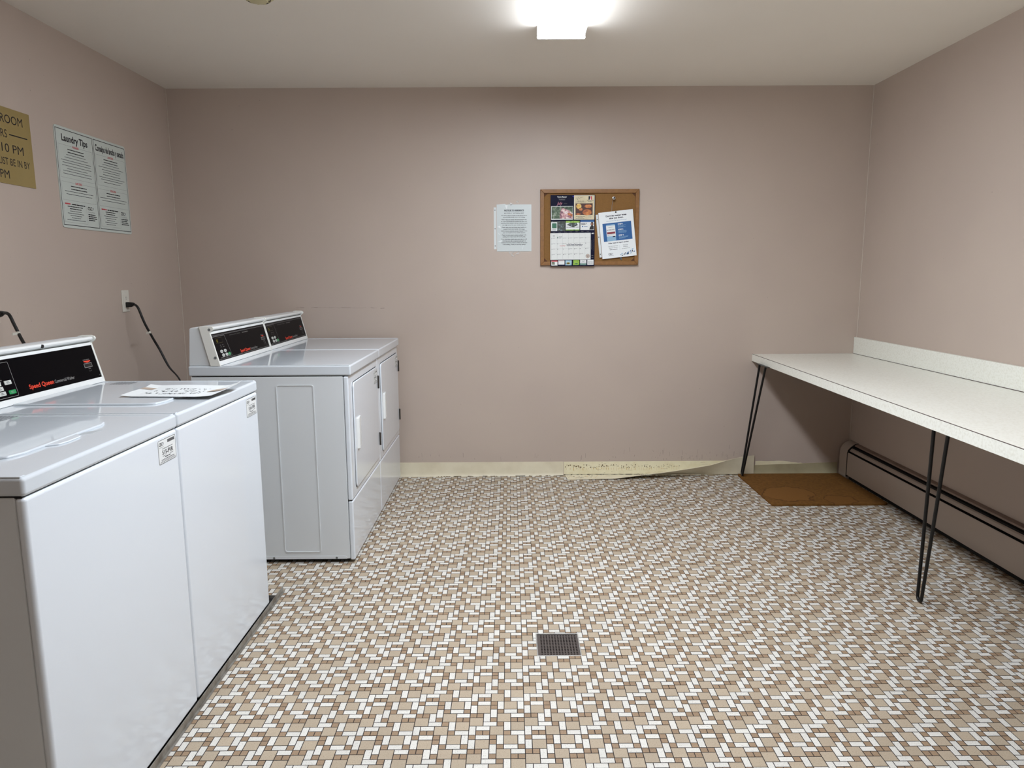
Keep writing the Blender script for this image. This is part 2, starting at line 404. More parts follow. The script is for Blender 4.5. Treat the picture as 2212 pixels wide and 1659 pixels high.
def baseboard(name, x0, x1, h0, h1, mt):
    n = 24; b = MB(); prof = lambda h: [(D - .0032, h), (D - .004, h * .55), (D - .005, h * .25), (D - .009, .006), (D - .013, .0005)]
    vs = []; fs = []
    for i in range(n + 1):
        t = i / n; x = x0 + (x1 - x0) * t; h = h0 + (h1 - h0) * t
        for y, z in prof(h) + [(D, .0005), (D, h)]: vs.append((x, y + .0008 * math.sin(i * 1.7), z))
    for i in range(n):
        for k in range(7): fs.append((i*7+k, i*7+(k+1) % 7, (i+1)*7+(k+1) % 7, (i+1)*7+k))
    fs += [tuple(range(7)), tuple(n*7+k for k in range(7))]
    b.add(vs, fs, mt); return struct(smooth(b.build(name), 60))
o = baseboard('baseboard_back', L + .01, .342, .092, .094, M_BB)
b = MB(); g = G(b, (0, D - .0132, 0), (1, 0, 0), (0, 0, 1))
for k in range(40):
    x = rng.uniform(-.5, .33); g.rect(x, 0, x + rng.uniform(.005, .03), rng.uniform(.002, .005), M_GL1)
b.build('grime', o, smooth=False)
baseboard('baseboard_back_right', 1.50, R - .075, .060, .080, M_BBT)
# peeling strip: hinged at its foot, rolled forward on to the floor at its left end
prof = [(.350, 92), (.5, 90), (.66, 88), (.83, 76), (.95, 68), (1.05, 60), (1.17, 49), (1.28, 37), (1.38, 22), (1.47, 9), (1.53, 1), (1.588, 0)]
def ang(x):
    for (a, p), (c, q) in zip(prof, prof[1:]):
        if x <= c: return p + (q - p) * (x - a) / (c - a)
    return 0
b = MB(); vs = []; fs = []; n = 70; K = 6
for i in range(n + 1):
    x = .352 + (1.588 - .352) * i / n; th = math.radians(ang(x)); lift = .030 * max(0, (x - 1.30) / .29) if x > 1.3 else 0
    for side in (0, 1):
        for k in range(K + 1):
            t = .095 * k / K
            yy = D - .009 - t * math.sin(th) - (0 if side else .0028 * math.cos(th)); zz = .006 + lift * (k / K) + t * math.cos(th) - (0 if side else .0028 * math.sin(th))
            vs.append((x + .012 * (k / K) * math.sin(th) * (1 - i / n), yy, max(zz, .0006 + (.0028 if side else 0))))
W2 = 2 * (K + 1)
for i in range(n):
    for k in range(K):
        fs.append((i*W2+k, i*W2+k+1, (i+1)*W2+k+1, (i+1)*W2+k)); o1 = K + 1
        fs.append((i*W2+o1+k, (i+1)*W2+o1+k, (i+1)*W2+o1+k+1, i*W2+o1+k+1))
    fs.append((i*W2, (i+1)*W2, (i+1)*W2+K+1, i*W2+K+1)); fs.append((i*W2+K, i*W2+2*K+1, (i+1)*W2+2*K+1, (i+1)*W2+K))
fs.append(tuple(range(K + 1)) + tuple(range(2*K+1, K, -1))); fs.append(tuple(n*W2 + k for k in range(K + 1)) + tuple(n*W2 + k for k in range(2*K+1, K, -1)))
b.add(vs, fs, M_BB)
PS = smooth(b.build('baseboard_back_middle'), 50); struct(PS)
b = MB()
for k in range(60):   # glue dots on the upturned back of the strip
    x = .365 + k * .0085; yy = D - .03 - rng.uniform(0, .055); b.lathe([(rng.uniform(.0022, .0060), 0), (.0015, .0008)], (x, yy, .0062), (0, 0, 1), rng.choice((M_GL1, M_GL2)), 6)
b.build('glue_spots', PS, smooth=False)

# ------------------------------------------------------------------ ceiling fixtures
LX0, LX1, LY1, LZ = .1302, .3508, 3.4389, 2.3707
LY0 = LY1 - 2.44
lamp = thing('ceiling_light', 'long white fluorescent ceiling light with a glowing wraparound lens', 'light', ((LX0 + LX1) / 2, (LY0 + LY1) / 2, H))
hx = (LX1 - LX0) / 2; hy = (LY1 - LY0) / 2; dz = LZ - H
b = MB(); b.box(-hx + .012, hx - .012, -hy + .01, hy - .01, -.012, 0, M_LAMPF); b.build('base_plate', lamp, .002)
for s in (-1, 1):
    b = MB(); b.prism([(-hx, 0), (hx, 0), (hx, dz + .002), (hx - .004, dz - .002), (-hx + .004, dz - .002), (-hx, dz + .002)], 'y', s * hy - .004, s * hy + .004, M_LAMPF)
    b.build('end_plate', lamp, .001)
b = MB(); b.prism([(-hx + .005, -.012), (-hx + .004, dz + .012), (-hx + .016, dz), (hx - .016, dz), (hx - .004, dz + .012), (hx - .005, -.012)], 'y', -hy + .005, hy - .005, M_LAMP)
k_ = b.mi(M_LAMPS)
for i_, f_ in enumerate(b.f):
    if len({round(b.v[q][0], 4) for q in f_}) == 2 and min(abs(b.v[q][0]) for q in f_) > .08 and max(b.v[q][2] for q in f_) > dz + .02: b.m[i_] = k_
b.build('lens', lamp, smooth=False)['label'] = 'glowing white lens'

b = MB(); b.lathe([(.070, 0), (.070, -.016), (.064, -.024), (.054, -.030)], (0, 0, 0), (0, 0, 1), M_SMOKE, 40)
sd = thing('smoke_detector', 'round yellowed smoke detector on the ceiling, cut by the top edge', 'smoke detector', (-.997, 3.017, H))
smooth(b.build('housing', sd), 50)
b = MB(); b.lathe([(.050, -.030), (.048, -.036), (.040, -.0365)], (0, 0, 0), (0, 0, 1), M_SMOKEV, 40); smooth(b.build('vent_ring', sd), 50)
b = MB(); b.lathe([(.040, -.0360), (.036, -.040), (.012, -.042)], (0, 0, 0), (0, 0, 1), M_SMOKE, 40)
for k in range(10):
    a = 2 * math.pi * k / 10; b.box(.043 * math.cos(a) - .003, .043 * math.cos(a) + .003, .043 * math.sin(a) - .003, .043 * math.sin(a) + .003, -.0385, -.031, M_SMOKE)
b.build('cap', sd, smooth=False)
b = MB(); b.lathe([(.033, 0), (.031, -.008), (.020, -.014)], (0, 0, 0), (0, 0, 1), mat('tan_metal', (150, 140, 124), .4), 32)
sp = thing('ceiling_sprinkler', 'small round greyish ceiling disc right of the light, cut by the top edge', 'sprinkler', (.947, 3.042, H))
smooth(b.build('escutcheon', sp), 40)
b = MB(); b.tube([(0, 0, -.012), (0, 0, -.026)], .006, M_STEEL, 12); b.lathe([(.013, -.026), (.013, -.028)], (0, 0, 0), (0, 0, 1), M_STEEL, 20); b.build('sprinkler_head', sp, smooth=False)

# ------------------------------------------------------------------ CSC mark + stickers
def csc_logo(g, u, v, h, l=2):
    wd = g.text('CSC', u, v, h, M_INK, bold=.03, l=l, sx=.92)
    x = u + wd + h * .25
    g.poly([(x, v + h * .55), (x + h*.18, v + h * .2), (x + h*.36, v + h*.55), (x + h*.18, v + h)], M_NAVY, l)
    g.poly([(x + h*.03, v + h*.3), (x + h*.18, v - h*.1), (x + h*.33, v + h*.3), (x + h*.18, v + h*.12)], M_BLUE, l)
    return x + h * .4
def sticker(code, parent, u0, z0, xo):
    w_, h_ = .101, .068; b = MB()
    pts = rrect(u0, u0 + w_, z0, z0 + h_, .005)
    n = len(pts); vs = [(xo, p[0], p[1]) for p in pts] + [(xo + .0004, p[0], p[1]) for p in pts]
    b.add(vs, [tuple(range(n, 2*n))] + [(i, (i+1) % n, n+(i+1) % n, n+i) for i in range(n)], M_WPRINT)
    g = G(b, (xo + .0004, u0, z0), (0, 1, 0), (0, 0, 1)); r = random.Random(code)
    t = .0013; q = rrect(.0012, w_ - .0012, .0012, h_ - .0012, .0045); q.append(q[0]); g.line(q, t, M_INK2, 1)
    e = csc_logo(g, .006, h_ - .0165, .0088, 1); g.text('ServiceWorks', .006, h_ - .0225, .0032, M_INKL, width=e - .006)
    x = .054
    while x < w_ - .008:
        a = r.uniform(.0005, .0014); g.rect(x, h_ - .0145, x + a, h_ - .006, M_INK, 1); x += a + r.uniform(.0005, .001)
    g.bars(.022, w_ - .018, h_ - .0275, .0016, M_INK2, r); g.text(code, .021, h_ - .0435, .0125, M_INK, width=.062, bold=.02)
    g.bars(.022, .042, h_ - .048, .0014, M_INK2, r); g.bars(w_ - .038, w_ - .018, h_ - .048, .0014, M_INK2, r)
    g.bars(.034, .066, h_ - .0525, .0026, M_INK2, r)
    g.bars(.014, w_ - .014, h_ - .0575, .0016, M_INK, r); g.bars(.014, w_ - .012, h_ - .0605, .0013, M_INKL, r); g.bars(.008, w_ - .008, h_ - .0635, .0013, M_INK2, r)
    o = b.build('sticker', parent, smooth=False); o['label'] = 'white service sticker'; return o

# ------------------------------------------------------------------ control console (local: x=0 front of machine, y along width)
def console(parent, w_, kind):
    z0 = .9145
    b = MB(); b.prism([(-.712, z0), (-.700, 1.078), (-.690, 1.083), (-.640, 1.086), (-.625, 1.080), (-.600, z0)], 'y', .010, w_ - .010, M_ENAMEL2)
    b.build('console_housing', parent, .004)
    fx = lambda z: -.572 - .036 * (z - z0) / .146     # slanted face
    for y0, y1, s in ((.002, .0115, -1), (w_ - .0115, w_ - .002, 1)):
        b = MB(); b.prism([(-.614, z0), (-.6545, 1.088), (-.640, 1.0905), (-.604, 1.0905), (-.594, 1.087), (-.590, 1.079), (-.594, 1.071), (-.606, 1.063), (-.6065, 1.058), (fx(z0) + .002, z0)], 'y', y0, y1, M_PLW2)
        ec = b.build('end_cap', parent, .0015)
        for sx_, sz in ((-.609, 1.074), (-.590, .951)):
            b = MB(); yy = y0 if s < 0 else y1
            b.lathe([(.0062, 0), (.006, .0012), (.003, .0005)], (sx_, yy, sz), (0, s, 0), M_SCREW, 14); b.build('screw', ec, smooth=False)
    ya, yb = .0115, w_ - .0115
    b = MB(); b.prism([(-.640, 1.083), (-.610, 1.087), (-.600, 1.0855), (-.5965, 1.079), (-.600, 1.072), (-.609, 1.070), (-.619, 1.063), (-.640, 1.063)], 'y', ya, yb, M_PLW)
    tr = b.build('top_rail', parent, .002)
    b = MB(); b.lathe([(.0064, -.004), (.0064, .0018), (.0050, .0025)], (-.5975, w_ * .54, 1.0770), (1, 0, -.1), M_BLACK, 16)
    if kind == 'washer': b.build('lock', tr, smooth=False)
    # bezel: lower and upper white strips framing the panel
    def strip(za, zb, out, name, mt):
        b = MB(); b.prism([(fx(za) + out, za), (fx(zb) + out, zb), (fx(zb) - .014, zb), (fx(za) - .014, za)], 'y', ya, yb, mt); return b.build(name, parent, .0012)
    strip(z0 + .001, .9345, .0015, 'bezel', M_PLW); strip(1.054, 1.064, .0015, 'bezel', M_PLW)
    b = MB(); za, zb = .9345, 1.054
    b.prism([(fx(za) - .001, za), (fx(zb) - .001, zb), (fx(zb) - .012, zb), (fx(za) - .012, za)], 'y', ya, yb, M_PANEL)
    up = Vector((fx(zb) - fx(za), 0, zb - za)); ln = up.length
    g = G(b, (fx(za) - .001 + .0002, 0, za), (0, 1, 0), up)
    r = random.Random(5)
    if kind == 'washer':
        q = rrect(.016, .190, .006, .114, .004); q.append(q[0]); g.line(q, .0012, M_LGREY)
        g.text('Speed Queen', .246, .016, .0150, M_ORED, width=.122, bold=.02); g.text('Commercial Washer', .374, .016, .0118, M_LGREY, width=.108)
        g.rr(.558, .044, .606, .060, .002, M_LGREY); g.rr(.5597, .0457, .6043, .0583, .0012, M_BLACK, 2)
        g.poly([(.562, .0655), (.582, .0615), (.602, .0655), (.602, .069), (.562, .069)], M_ORED); g.bars(.560, .602, .0715, .003, M_DGREY, r)
        g.rect(.578, .0375, .592, .041, M_DGREY); g.line([(.578, .034), (.578, .030), (.592, .030), (.592, .034)], .001, M_DGREY)
        g.rect(.628, .008, .634, .0095, M_DGREY)
        g.rr(.034, .086, .086, .104, .002, M_OLIVE); g.bars(.11, .14, .06, .003, M_DGREY, r); g.bars(.11, .135, .054, .003, M_DGREY, r)
        keys = [(.146, .045, M_KEY), (.152, .014, M_GREEN), (.100, .045, M_KEY), (.104, .0295, M_KEY), (.108, .014, M_KEY), (.052, .045, M_KEY), (.056, .0295, M_KEY), (.060, .014, M_KEY)]
        kw, kh = .030, .0125
    else:
        g.line([(.014, .1135), (w_ - .014, .1135)], .0009, M_LGREY); g.line([(.014, .1165), (w_ - .014, .1165)], .0009, M_DGREY)
        g.line([(.014, .006), (w_ - .014, .006)], .0009, M_LGREY); g.line([(.014, .0035), (w_ - .014, .0035)], .0009, M_DGREY)
        g.line([(.016, .109), (.146, .109), (.168, .012), (.038, .012)], .0012, M_LGREY)
        g.rr(.038, .078, .112, .103, .003, M_OLIVE); g.rr(.0392, .0792, .1108, .1018, .002, M_PANEL, 2)
        g.text('15', .046, .082, .014, M_LED, l=3, bold=0)
        for a, c in ((.07, .066), (.095, .066), (.07, .058), (.10, .057)): g.bars(a, a + .012, c, .003, M_DGREY, r)
        g.text('Speed Queen', .276, .012, .0150, M_ORED, width=.125, bold=.02); g.text('Commercial Dryer', .404, .012, .0120, M_LGREY, width=.098)
        g.text('PERMANENT PRESS', .205, .101, .0042, M_DGREY, width=.13); g.bars(.36, .44, .101, .0042, M_DGREY, r)
        g.rr(.585, .044, .640, .058, .002, M_LGREY); g.rr(.587, .0455, .638, .0565, .0012, M_BLACK, 2)
        g.poly([(.590, .066), (.612, .061), (.634, .066)], M_ORED); g.bars(.590, .634, .069, .003, M_DGREY, r)
        g.line([(.606, .040), (.612, .030), (.612, .018)], .0012, M_LGREY); g.line([(.620, .040), (.628, .034), (.630, .014)], .0016, M_LGREY)
        keys = [(.128, .014, M_GREEN), (.052, .032, M_KEY), (.092, .032, M_KEY), (.060, .014, M_KEY), (.098, .014, M_KEY)]
        kw, kh = .028, .0145
    cp = b.build('control_panel', parent, smooth=False, fix=False); cp['label'] = 'black control panel'
    for a, c, mt in keys:
        b = MB(); g = G(b, (fx(za) - .001, 0, za), (0, 1, 0), up)
        if kind == 'washer': pts = rrect(a, a + kw, c, c + kh, .002, 3)
        else: pts = [(a + kw/2 + kw/2 * math.cos(2*math.pi*k/16), c + kh/2 + kh/2 * math.sin(2*math.pi*k/16)) for k in range(16)]
        n = len(pts); b.add([g.P(p[0], p[1], 0) for p in pts] + [g.P(p[0], p[1], 7) for p in pts], [tuple(range(n, 2*n))] + [(i, (i+1) % n, n+(i+1) % n, n+i) for i in range(n)], mt)
        tm = M_INK2 if mt is M_KEY else M_LGREY
        for q in range(2): g.rect(a + kw*.28, c + kh*(.3 + .28*q), a + kw*(.72 - .1*q), c + kh*(.42 + .28*q), tm, 8)
        o = b.build('button', cp, smooth=False)
        if mt is M_GREEN: o['label'] = 'green start button'

WXF, WYF, WW = -.9591, 2.6452, .651
DXF, DYN, DW = -.7045, 3.0817, .683
# ------------------------------------------------------------------ washers
def washer(y0, code, label):
    t = thing('washing_machine', label, 'washing machine', (WXF, y0, 0), 0, 'top-loading washers in a row')
    w_ = WW
    b = MB(); b.box(-.690, -.022, .004, w_ - .004, .022, .8735, M_ENAMEL2); b.build('side_panels', t, .004)
    b = MB(); b.box(-.0235, -.002, .0025, w_ - .0025, .022, .8725, M_ENAMEL); b.build('front_panel', t, .009, 4)
    b = MB(); b.box(-.702, -.010, .006, w_ - .006, .871, .877, M_DARK); b.build('lid_gap', t, smooth=False)
    b = MB(); b.box(-.714, 0, .0015, w_ - .0015, .8748, .9145, M_TOP_SHADED); top = b.build('top_panel', t, .0085, 4)
    # raised rim along the two sides
    for a, c in ((.004, .020), (w_ - .020, w_ - .004)):
        b = MB(); b.box(-.70, -.007, a, c, .913, .9162, M_TOP_SHADED); b.build('top_rim', top, .002, 3)
    # hinged lid
    x0, x1, ya, yb = -.568, -.122, .140, .532
    b = MB(); pts = [(x0, ya), (x1 - .035, ya), (x1 - .012, ya + .012), (x1, ya + .05), (x1, yb - .04), (x1 - .01, yb - .012), (x1 - .04, yb), (x0, yb)]
    b.prism(pts, 'z', .9135, .9205, M_TOP_SHADED); lid = b.build('lid', t, .0045, 4)
    b = MB(); b.prism([(x1 - .006, ya + .115), (x1 + .022, ya + .135), (x1 + .026, ya + .165), (x1 + .024, ya + .215), (x1 - .006, ya + .25)], 'z', .9145, .9185, M_ENAMEL)
    b.build('lid_lip', lid, .0018, 3)
    b = MB(); b.prism([(x1 - .002, ya + .235), (x1 + .026, ya + .262), (x1 + .030, ya + .30), (x1 - .002, ya + .275)], 'z', .9143, .9150, mat('recess_grey', (176, 180, 182), .5)); b.build('finger_recess', lid, smooth=False)
    b = MB(); g = G(b, (-.545, w_ - .105, .9147), (0, 1, 0), (-1, 0, 0)); g.o = Vector((-.440, .560, .9147)); r = random.Random(len(code) + 3)
    for k in range(7): g.bars(.0, .072, k * .011, .0035, M_INK2, r)
    b.build('printed_instructions', top, smooth=False)
    console(t, w_, 'washer')
    sticker(code, t, w_ - .118, .793, -.0019)
    for fx_ in (-.06, -.64):
        for fy in (.06, w_ - .06):
            b = MB(); b.lathe([(.022, .0065), (.022, .012), (.008, .014), (.008, .026)], (fx_, fy, 0), (0, 0, 1), M_RUBBER, 16); b.build('leveling_foot', t, smooth=False)
    b = MB(); b.box(-.69, -.03, .01, w_ - .01, .0175, .022, M_DARK); b.build('base_pan', t, smooth=False)
    return t
w1 = washer(WYF - 2 * WW, '515-FVR', 'nearest white top-loading washing machine, service sticker at the top right of its front')
w2 = washer(WYF - WW, '516-FVR', 'white top-loading washing machine with a handwritten paper lying on its lid')

# pan with grey metal lip under the washers
pan = thing('drip_pan', 'low grey metal edging pan on the floor under the two washing machines', 'drip pan', (WXF, WYF, 0))
b = MB(); b.box(-.74, .0, -1.40, .072, .0012, .006, M_DARK); b.build('tray', pan, smooth=False)
b = MB(); b.box(-.0005, .0025, -1.42, .150, .0004, .0235, M_GALV); b.box(-.0005, .010, -1.42, .150, .0004, .002, M_GALV); b.build('front_lip', pan, .0006, 1)
b = MB(); b.box(-.74, -.004, .070, .073, .0012, .019, M_GALV); b.build('side_lip', pan, .0006, 1)

# ------------------------------------------------------------------ dryers
def dryer(y0, label):
    t = thing('clothes_dryer', label, 'dryer', (DXF, y0, 0), 0, 'front-loading dryers in a row')
    w_ = DW
    # side shell with embossed panels, lower flange
    b = MB(); b.box(-.706, -.036, .0045, w_ - .0045, .020, .866, M_ENAMEL2); sh = b.build('side_panels', t, .003)
    for s, yy in ((-1, .0045), (1, w_ - .0045)):
        b = MB()
        for (a0, a1, c0, c1, mt, dpt) in ((-.334, -.166, .052, .829, M_ENAMEL2, .0012),):
            q = rrect(a0, a1, c0, c1, .012, 4); qi = rrect(a0 + .0045, a1 - .0045, c0 + .0045, c1 - .0045, .009, 4); n = len(q)
            y1 = yy + s * .0026
            vs = [(p[0], yy, p[1]) for p in q] + [(p[0], y1, p[1]) for p in q] + [(p[0], y1, p[1]) for p in qi] + [(p[0], yy, p[1]) for p in qi]
            fs = []
            for i in range(n):
                j = (i + 1) % n
                for o_ in (0, 1, 2): fs.append((o_*n+i, o_*n+j, (o_+1)*n+j, (o_+1)*n+i))
            b.add(vs, fs, mt)
        b.build('embossed_outline', sh, smooth=False)
        b = MB(); q = [(-.705, .020), (-.050, .020), (-.050, .028), (-.058, .034), (-.066, .0345), (-.705, .0345)]; b.prism(q, 'y', yy, yy + s * .002, M_ENAMEL2); lf = b.build('lower_flange', sh, .0008)
        for sx_ in (-.385, -.098):
            b = MB(); b.lathe([(.0055, 0), (.0052, .0014), (.0028, .0006)], (sx_, yy + s * .002, .0255), (0, s, 0), M_SCREW, 14); b.build('screw', lf, smooth=False)
    F = -.0125
    b = MB(); b.box(-.035, F, .002, w_ - .002, .2975, .8650, M_ENAMEL); b.build('front_panel', t, .007, 4)
    b = MB(); b.box(-.035, F, .002, w_ - .002, .0150, .2940, M_ENAMEL); b.build('lower_panel', t, .007, 4)
    b = MB(); b.box(-.70, -.03, .006, w_ - .006, .864, .8705, M_DARK); b.build('lid_gap', t, smooth=False)
    b = MB(); b.box(-.034, -.018, .006, w_ - .006, .290, .300, M_DARK); b.build('panel_gap', t, smooth=False)
    b = MB(); b.box(-.714, 0, .0015, w_ - .0015, .8690, .9145, M_TOP_SHADED); top = b.build('top_panel', t, .0075, 4)
    for a, c in ((.004, .016), (w_ - .016, w_ - .004)):
        b = MB(); b.box(-.565, -.006, a, c, .913, .9160, M_TOP_SHADED); b.build('top_rim', top, .0018, 3)
    # door
    d0, d1, za, zb = .075, .648, .335, .826
    b = MB(); b.prism([(p[0], p[1]) for p in rrect(d0 - .003, d1 + .003, za - .003, zb + .003, .026, 6)], 'x', F - .002, F + .0004, M_DARK); b.build('door_seal', t, smooth=False)
    b = MB(); b.prism([(p[0], p[1]) for p in rrect(d0, d1, za, zb, .024, 6)], 'x', F - .001, F + .0075, M_ENAMEL); dr = b.build('door', t, .0035, 3)
    b = MB(); hx0 = F + .0075
    b.prism([(hx0 - .001, .108), (hx0 + .010, .113), (hx0 + .012, .122), (hx0 + .008, .132), (hx0 + .004, .178), (hx0 - .001, .181)], 'z', .512, .656, M_PLW); b.build('door_handle', dr, .003, 3)
    for hz in (.742, .432):
        b = MB(); b.box(F + .002, F + .013, d1 + .002, d1 + .016, hz - .034, hz + .034, M_HINGE); b.tube([(F + .012, d1 + .004, hz - .034), (F + .012, d1 + .004, hz + .034)], .004, M_HINGE, 10); b.build('hinge', t, .001, 1)
    sticker('FVR', dr, d1 - .112, .746, hx0 + .0001)
    console(t, w_, 'dryer')
    for fx_ in (-.07, -.64):
        for fy in (.06, w_ - .06):
            b = MB(); b.lathe([(.022, 0), (.022, .008), (.008, .010), (.008, .022)], (fx_, fy, 0), (0, 0, 1), M_RUBBER, 16); b.build('leveling_foot', t, smooth=False)
    b = MB(); b.box(-.70, -.04, .008, w_ - .008, .014, .020, M_DARK); b.build('base_pan', t, smooth=False)
    return t
dryer(DYN, 'nearer white clothes dryer, its plain grey-white side facing the room')
dryer(DYN + DW, 'farther white clothes dryer, standing against the back wall')

# ------------------------------------------------------------------ paper on washer 2
pp = thing('paper_note', 'crumpled white paper with upside-down handwriting on the farther washing machine', 'paper', (0, 0, 0))
b = MB(); NX, NY = 16, 14; c00 = Vector((-1.255, 2.243)); c10 = Vector((-.956, 2.228)); c01 = Vector((-1.262, 2.452)); c11 = Vector((-.935, 2.438))
Z0 = .9215
def pz(u, v):
    z = Z0 + .0012 * math.sin(u * 9 + 1) * math.sin(v * 5) + .0022
    z += .016 * max(0, (u - .80) / .2) ** 2 * (.3 + .7 * v)
    z += .004 * max(0, (.12 - u) / .12) + .005 * max(0, v - .8) / .2
    return z
def pxy(u, v): return (c00 * (1 - u) + c10 * u) * (1 - v) + (c01 * (1 - u) + c11 * u) * v
def P3(u, v, l=0): q = pxy(u, v); return (q.x, q.y, pz(u, v) + l * .0003)
vs = [P3(i / NX, j / NY) for j in range(NY + 1) for i in range(NX + 1)]
b.add(vs, [(j*(NX+1)+i, j*(NX+1)+i+1, (j+1)*(NX+1)+i+1, (j+1)*(NX+1)+i) for j in range(NY) for i in range(NX)], M_PAPER)
r = random.Random(11)
def stroke(pts, t, mt):
    for (a, c), (d, e) in zip(pts, pts[1:]):
        L_ = math.hypot(d - a, e - c) or 1e-6; nx, ny = -(e - c) / L_ * t, (d - a) / L_ * t
        b.add([P3(a + nx, c + ny, 2), P3(a - nx, c - ny, 2), P3(d - nx, e - ny, 2), P3(d + nx, e + ny, 2)], [(0, 1, 2, 3)], mt)
for row in range(3):
    u = .16 + .04 * row
    while u < .74:
        wd = r.uniform(.02, .05); v = .24 + row * .21
        pts = [(u + wd * r.random(), v + .12 * r.random()) for _ in range(r.randint(4, 7))]
        stroke(pts, .0026, M_INK2); u += wd * .8 + (.04 if r.random() < .25 else .006)
sheet = b.build('sheet', pp, smooth=False, fix=False)
sheet.data.update(); mo = sheet.modifiers.new('thick', 'SOLIDIFY'); mo.thickness = .0003; mo.offset = 0
for (a0, a1, v0, v1) in ((-.02, .13, .62, .80), (.80, .97, .40, .60)):
    b = MB(); b.add([P3(max(a0, 0), v0, 3), P3(a1, v0, 3), P3(a1, v1, 3), P3(max(a0, 0), v1, 3)], [(0, 1, 2, 3)], M_TAPEBR)
    b.build('tape', pp, smooth=False)

# ------------------------------------------------------------------ counter along the right wall
ct = thing('laundry_counter', 'long white speckled laminate counter on black hairpin legs along the right wall', 'counter', (0, 0, 0))
CY0 = .75
xf = lambda y: 1.547 - .0245 * (4.49 - y)
b = MB(); y0, y1 = CY0, D - .001
xr = R - .021
b.hexa([(xf(y0) + .004, y0, TH - .020), (xr, y0, TH - .020), (xr, y1, TH - .020), (xf(y1) + .004, y1, TH - .020), (xf(y0) + .004, y0, TH), (xr, y0, TH), (xr, y1, TH), (xf(y1) + .004, y1, TH)], M_LAM)
b.build('countertop', ct, smooth=False)
b = MB(); b.hexa([(xf(y0), y0, TH - .0445), (xf(y0) + .004, y0, TH - .0445), (xf(y1) + .004, y1, TH - .0445), (xf(y1), y1, TH - .0445), (xf(y0), y0, TH - .0014), (xf(y0) + .004, y0, TH - .0014), (xf(y1) + .004, y1, TH - .0014), (xf(y1), y1, TH - .0014)], M_LAM)
b.build('edge_band', ct, smooth=False)
b = MB(); b.hexa([(xf(y0) + .0002, y0, TH - .0016), (xf(y0) + .0045, y0, TH - .0016), (xf(y1) + .0045, y1, TH - .0016), (xf(y1) + .0002, y1, TH - .0016), (xf(y0) + .0008, y0, TH + .0002), (xf(y0) + .0042, y0, TH + .0002), (xf(y1) + .0042, y1, TH + .0002), (xf(y1) + .0008, y1, TH + .0002)], M_SEAM)
b.build('edge_seam', ct, smooth=False)['label'] = 'thin dark seam line'
b = MB(); b.hexa([(xf(y0) + .0045, y0 + .01, TH - .042), (xr, y0 + .01, TH - .042), (xr, y1, TH - .042), (xf(y1) + .0045, y1, TH - .042), (xf(y0) + .0045, y0 + .01, TH - .0202), (xr, y0 + .01, TH - .0202), (xr, y1, TH - .0202), (xf(y1) + .0045, y1, TH - .0202)], M_PLY)
b.build('underside_board', ct, smooth=False)
b = MB(); b.box(R - .0195, R - .0005, CY0, D - .001, TH - .02, .9005, M_LAM); b.build('backsplash', ct, .0015)
b = MB(); b.hexa([(R - .0270, CY0, TH - .001), (R - .0192, CY0, TH - .001), (R - .0192, D - .001, TH - .001), (R - .0205, D - .001, TH - .001), (R - .0250, CY0, TH + .0030), (R - .0192, CY0, TH + .0030), (R - .0192, D - .001, TH + .0022), (R - .0205, D - .001, TH + .0018)], M_SEAM); b.build('backsplash_joint', ct, smooth=False)['label'] = 'dark joint line'
def hairpin(ax, ay, bx, by, fx_, fy, fz=0.0):
    b = MB(); zt = TH - .0445; r_ = .0066
    A = Vector((ax, ay, zt)); B = Vector((bx, by, zt)); Fp = Vector((fx_, fy, fz + r_))
    d = (B - A); d.z = 0; d.normalize(); k = .017; C1 = Fp + d * -k; C2 = Fp + d * k
    C1.z += .018; C2.z += .018
    pts = [A, A.lerp(C1, .5), C1]
    for q in range(1, 8):
        a = math.pi * q / 8; pts.append(Fp + d * (-k * math.cos(a)) + Vector((0, 0, .018 * (1 - math.sin(a)))))
    pts += [C2, B.lerp(C2, .5), B]
    b.tube(pts, r_, M_RODS, 12)
    o = smooth(b.build('hairpin_leg', ct), 60)
    b = MB(); mid = (A + B) / 2
    b.box(mid.x - .008, mid.x + .085, min(ay, by) - .02, max(ay, by) + .02, zt, zt + .0025, M_RODS); b.build('mounting_plate', o, smooth=False)
    b = MB(); b.lathe([(.0058, -.010), (.0062, 0), (.0058, .010)], Fp, d, M_RUST, 12); b.build('worn_foot', o, smooth=False)
hairpin(1.508 + .012, 4.173, 1.524 + .012, 4.318, 1.491, 4.415, .012)
hairpin(1.490 + .014, 2.372, 1.501 + .014, 2.472, 1.628, 2.655)
hairpin(1.480, .95, 1.485, 1.06, 1.58, 1.22)

# ------------------------------------------------------------------ baseboard heater
ht = thing('baseboard_heater', 'long low pinkish-beige baseboard heater on the right wall beneath the counter', 'heater', (0, 0, 0))
HY0, HY1 = -.3, 4.395
b = MB(); b.prism([(R, .02), (R - .006, .02), (R - .006, .205), (R - .020, .2165), (R - .0225, .2125), (R - .025, .2135), (R - .0225, .2215), (R - .014, .2255), (R, .2275)], 'y', HY0, HY1, M_HEATHOOD); smooth(b.build('back_plate', ht), 30)
b = MB(); b.prism([(R - .0655, .026), (R - .0655, .166), (R - .0615, .1725), (R - .0585, .1705), (R - .062, .164), (R - .062, .026)], 'y', HY0, HY1, M_HEAT); b.build('front_panel', ht, .0006, 1)
b = MB(); b.prism([(R - .0545, .1815), (R - .0455, .1945), (R - .038, .1995), (R - .037, .1975), (R - .0435, .1925), (R - .052, .180)], 'y', HY0, HY1, M_HEAT); b.build('damper', ht, smooth=False)
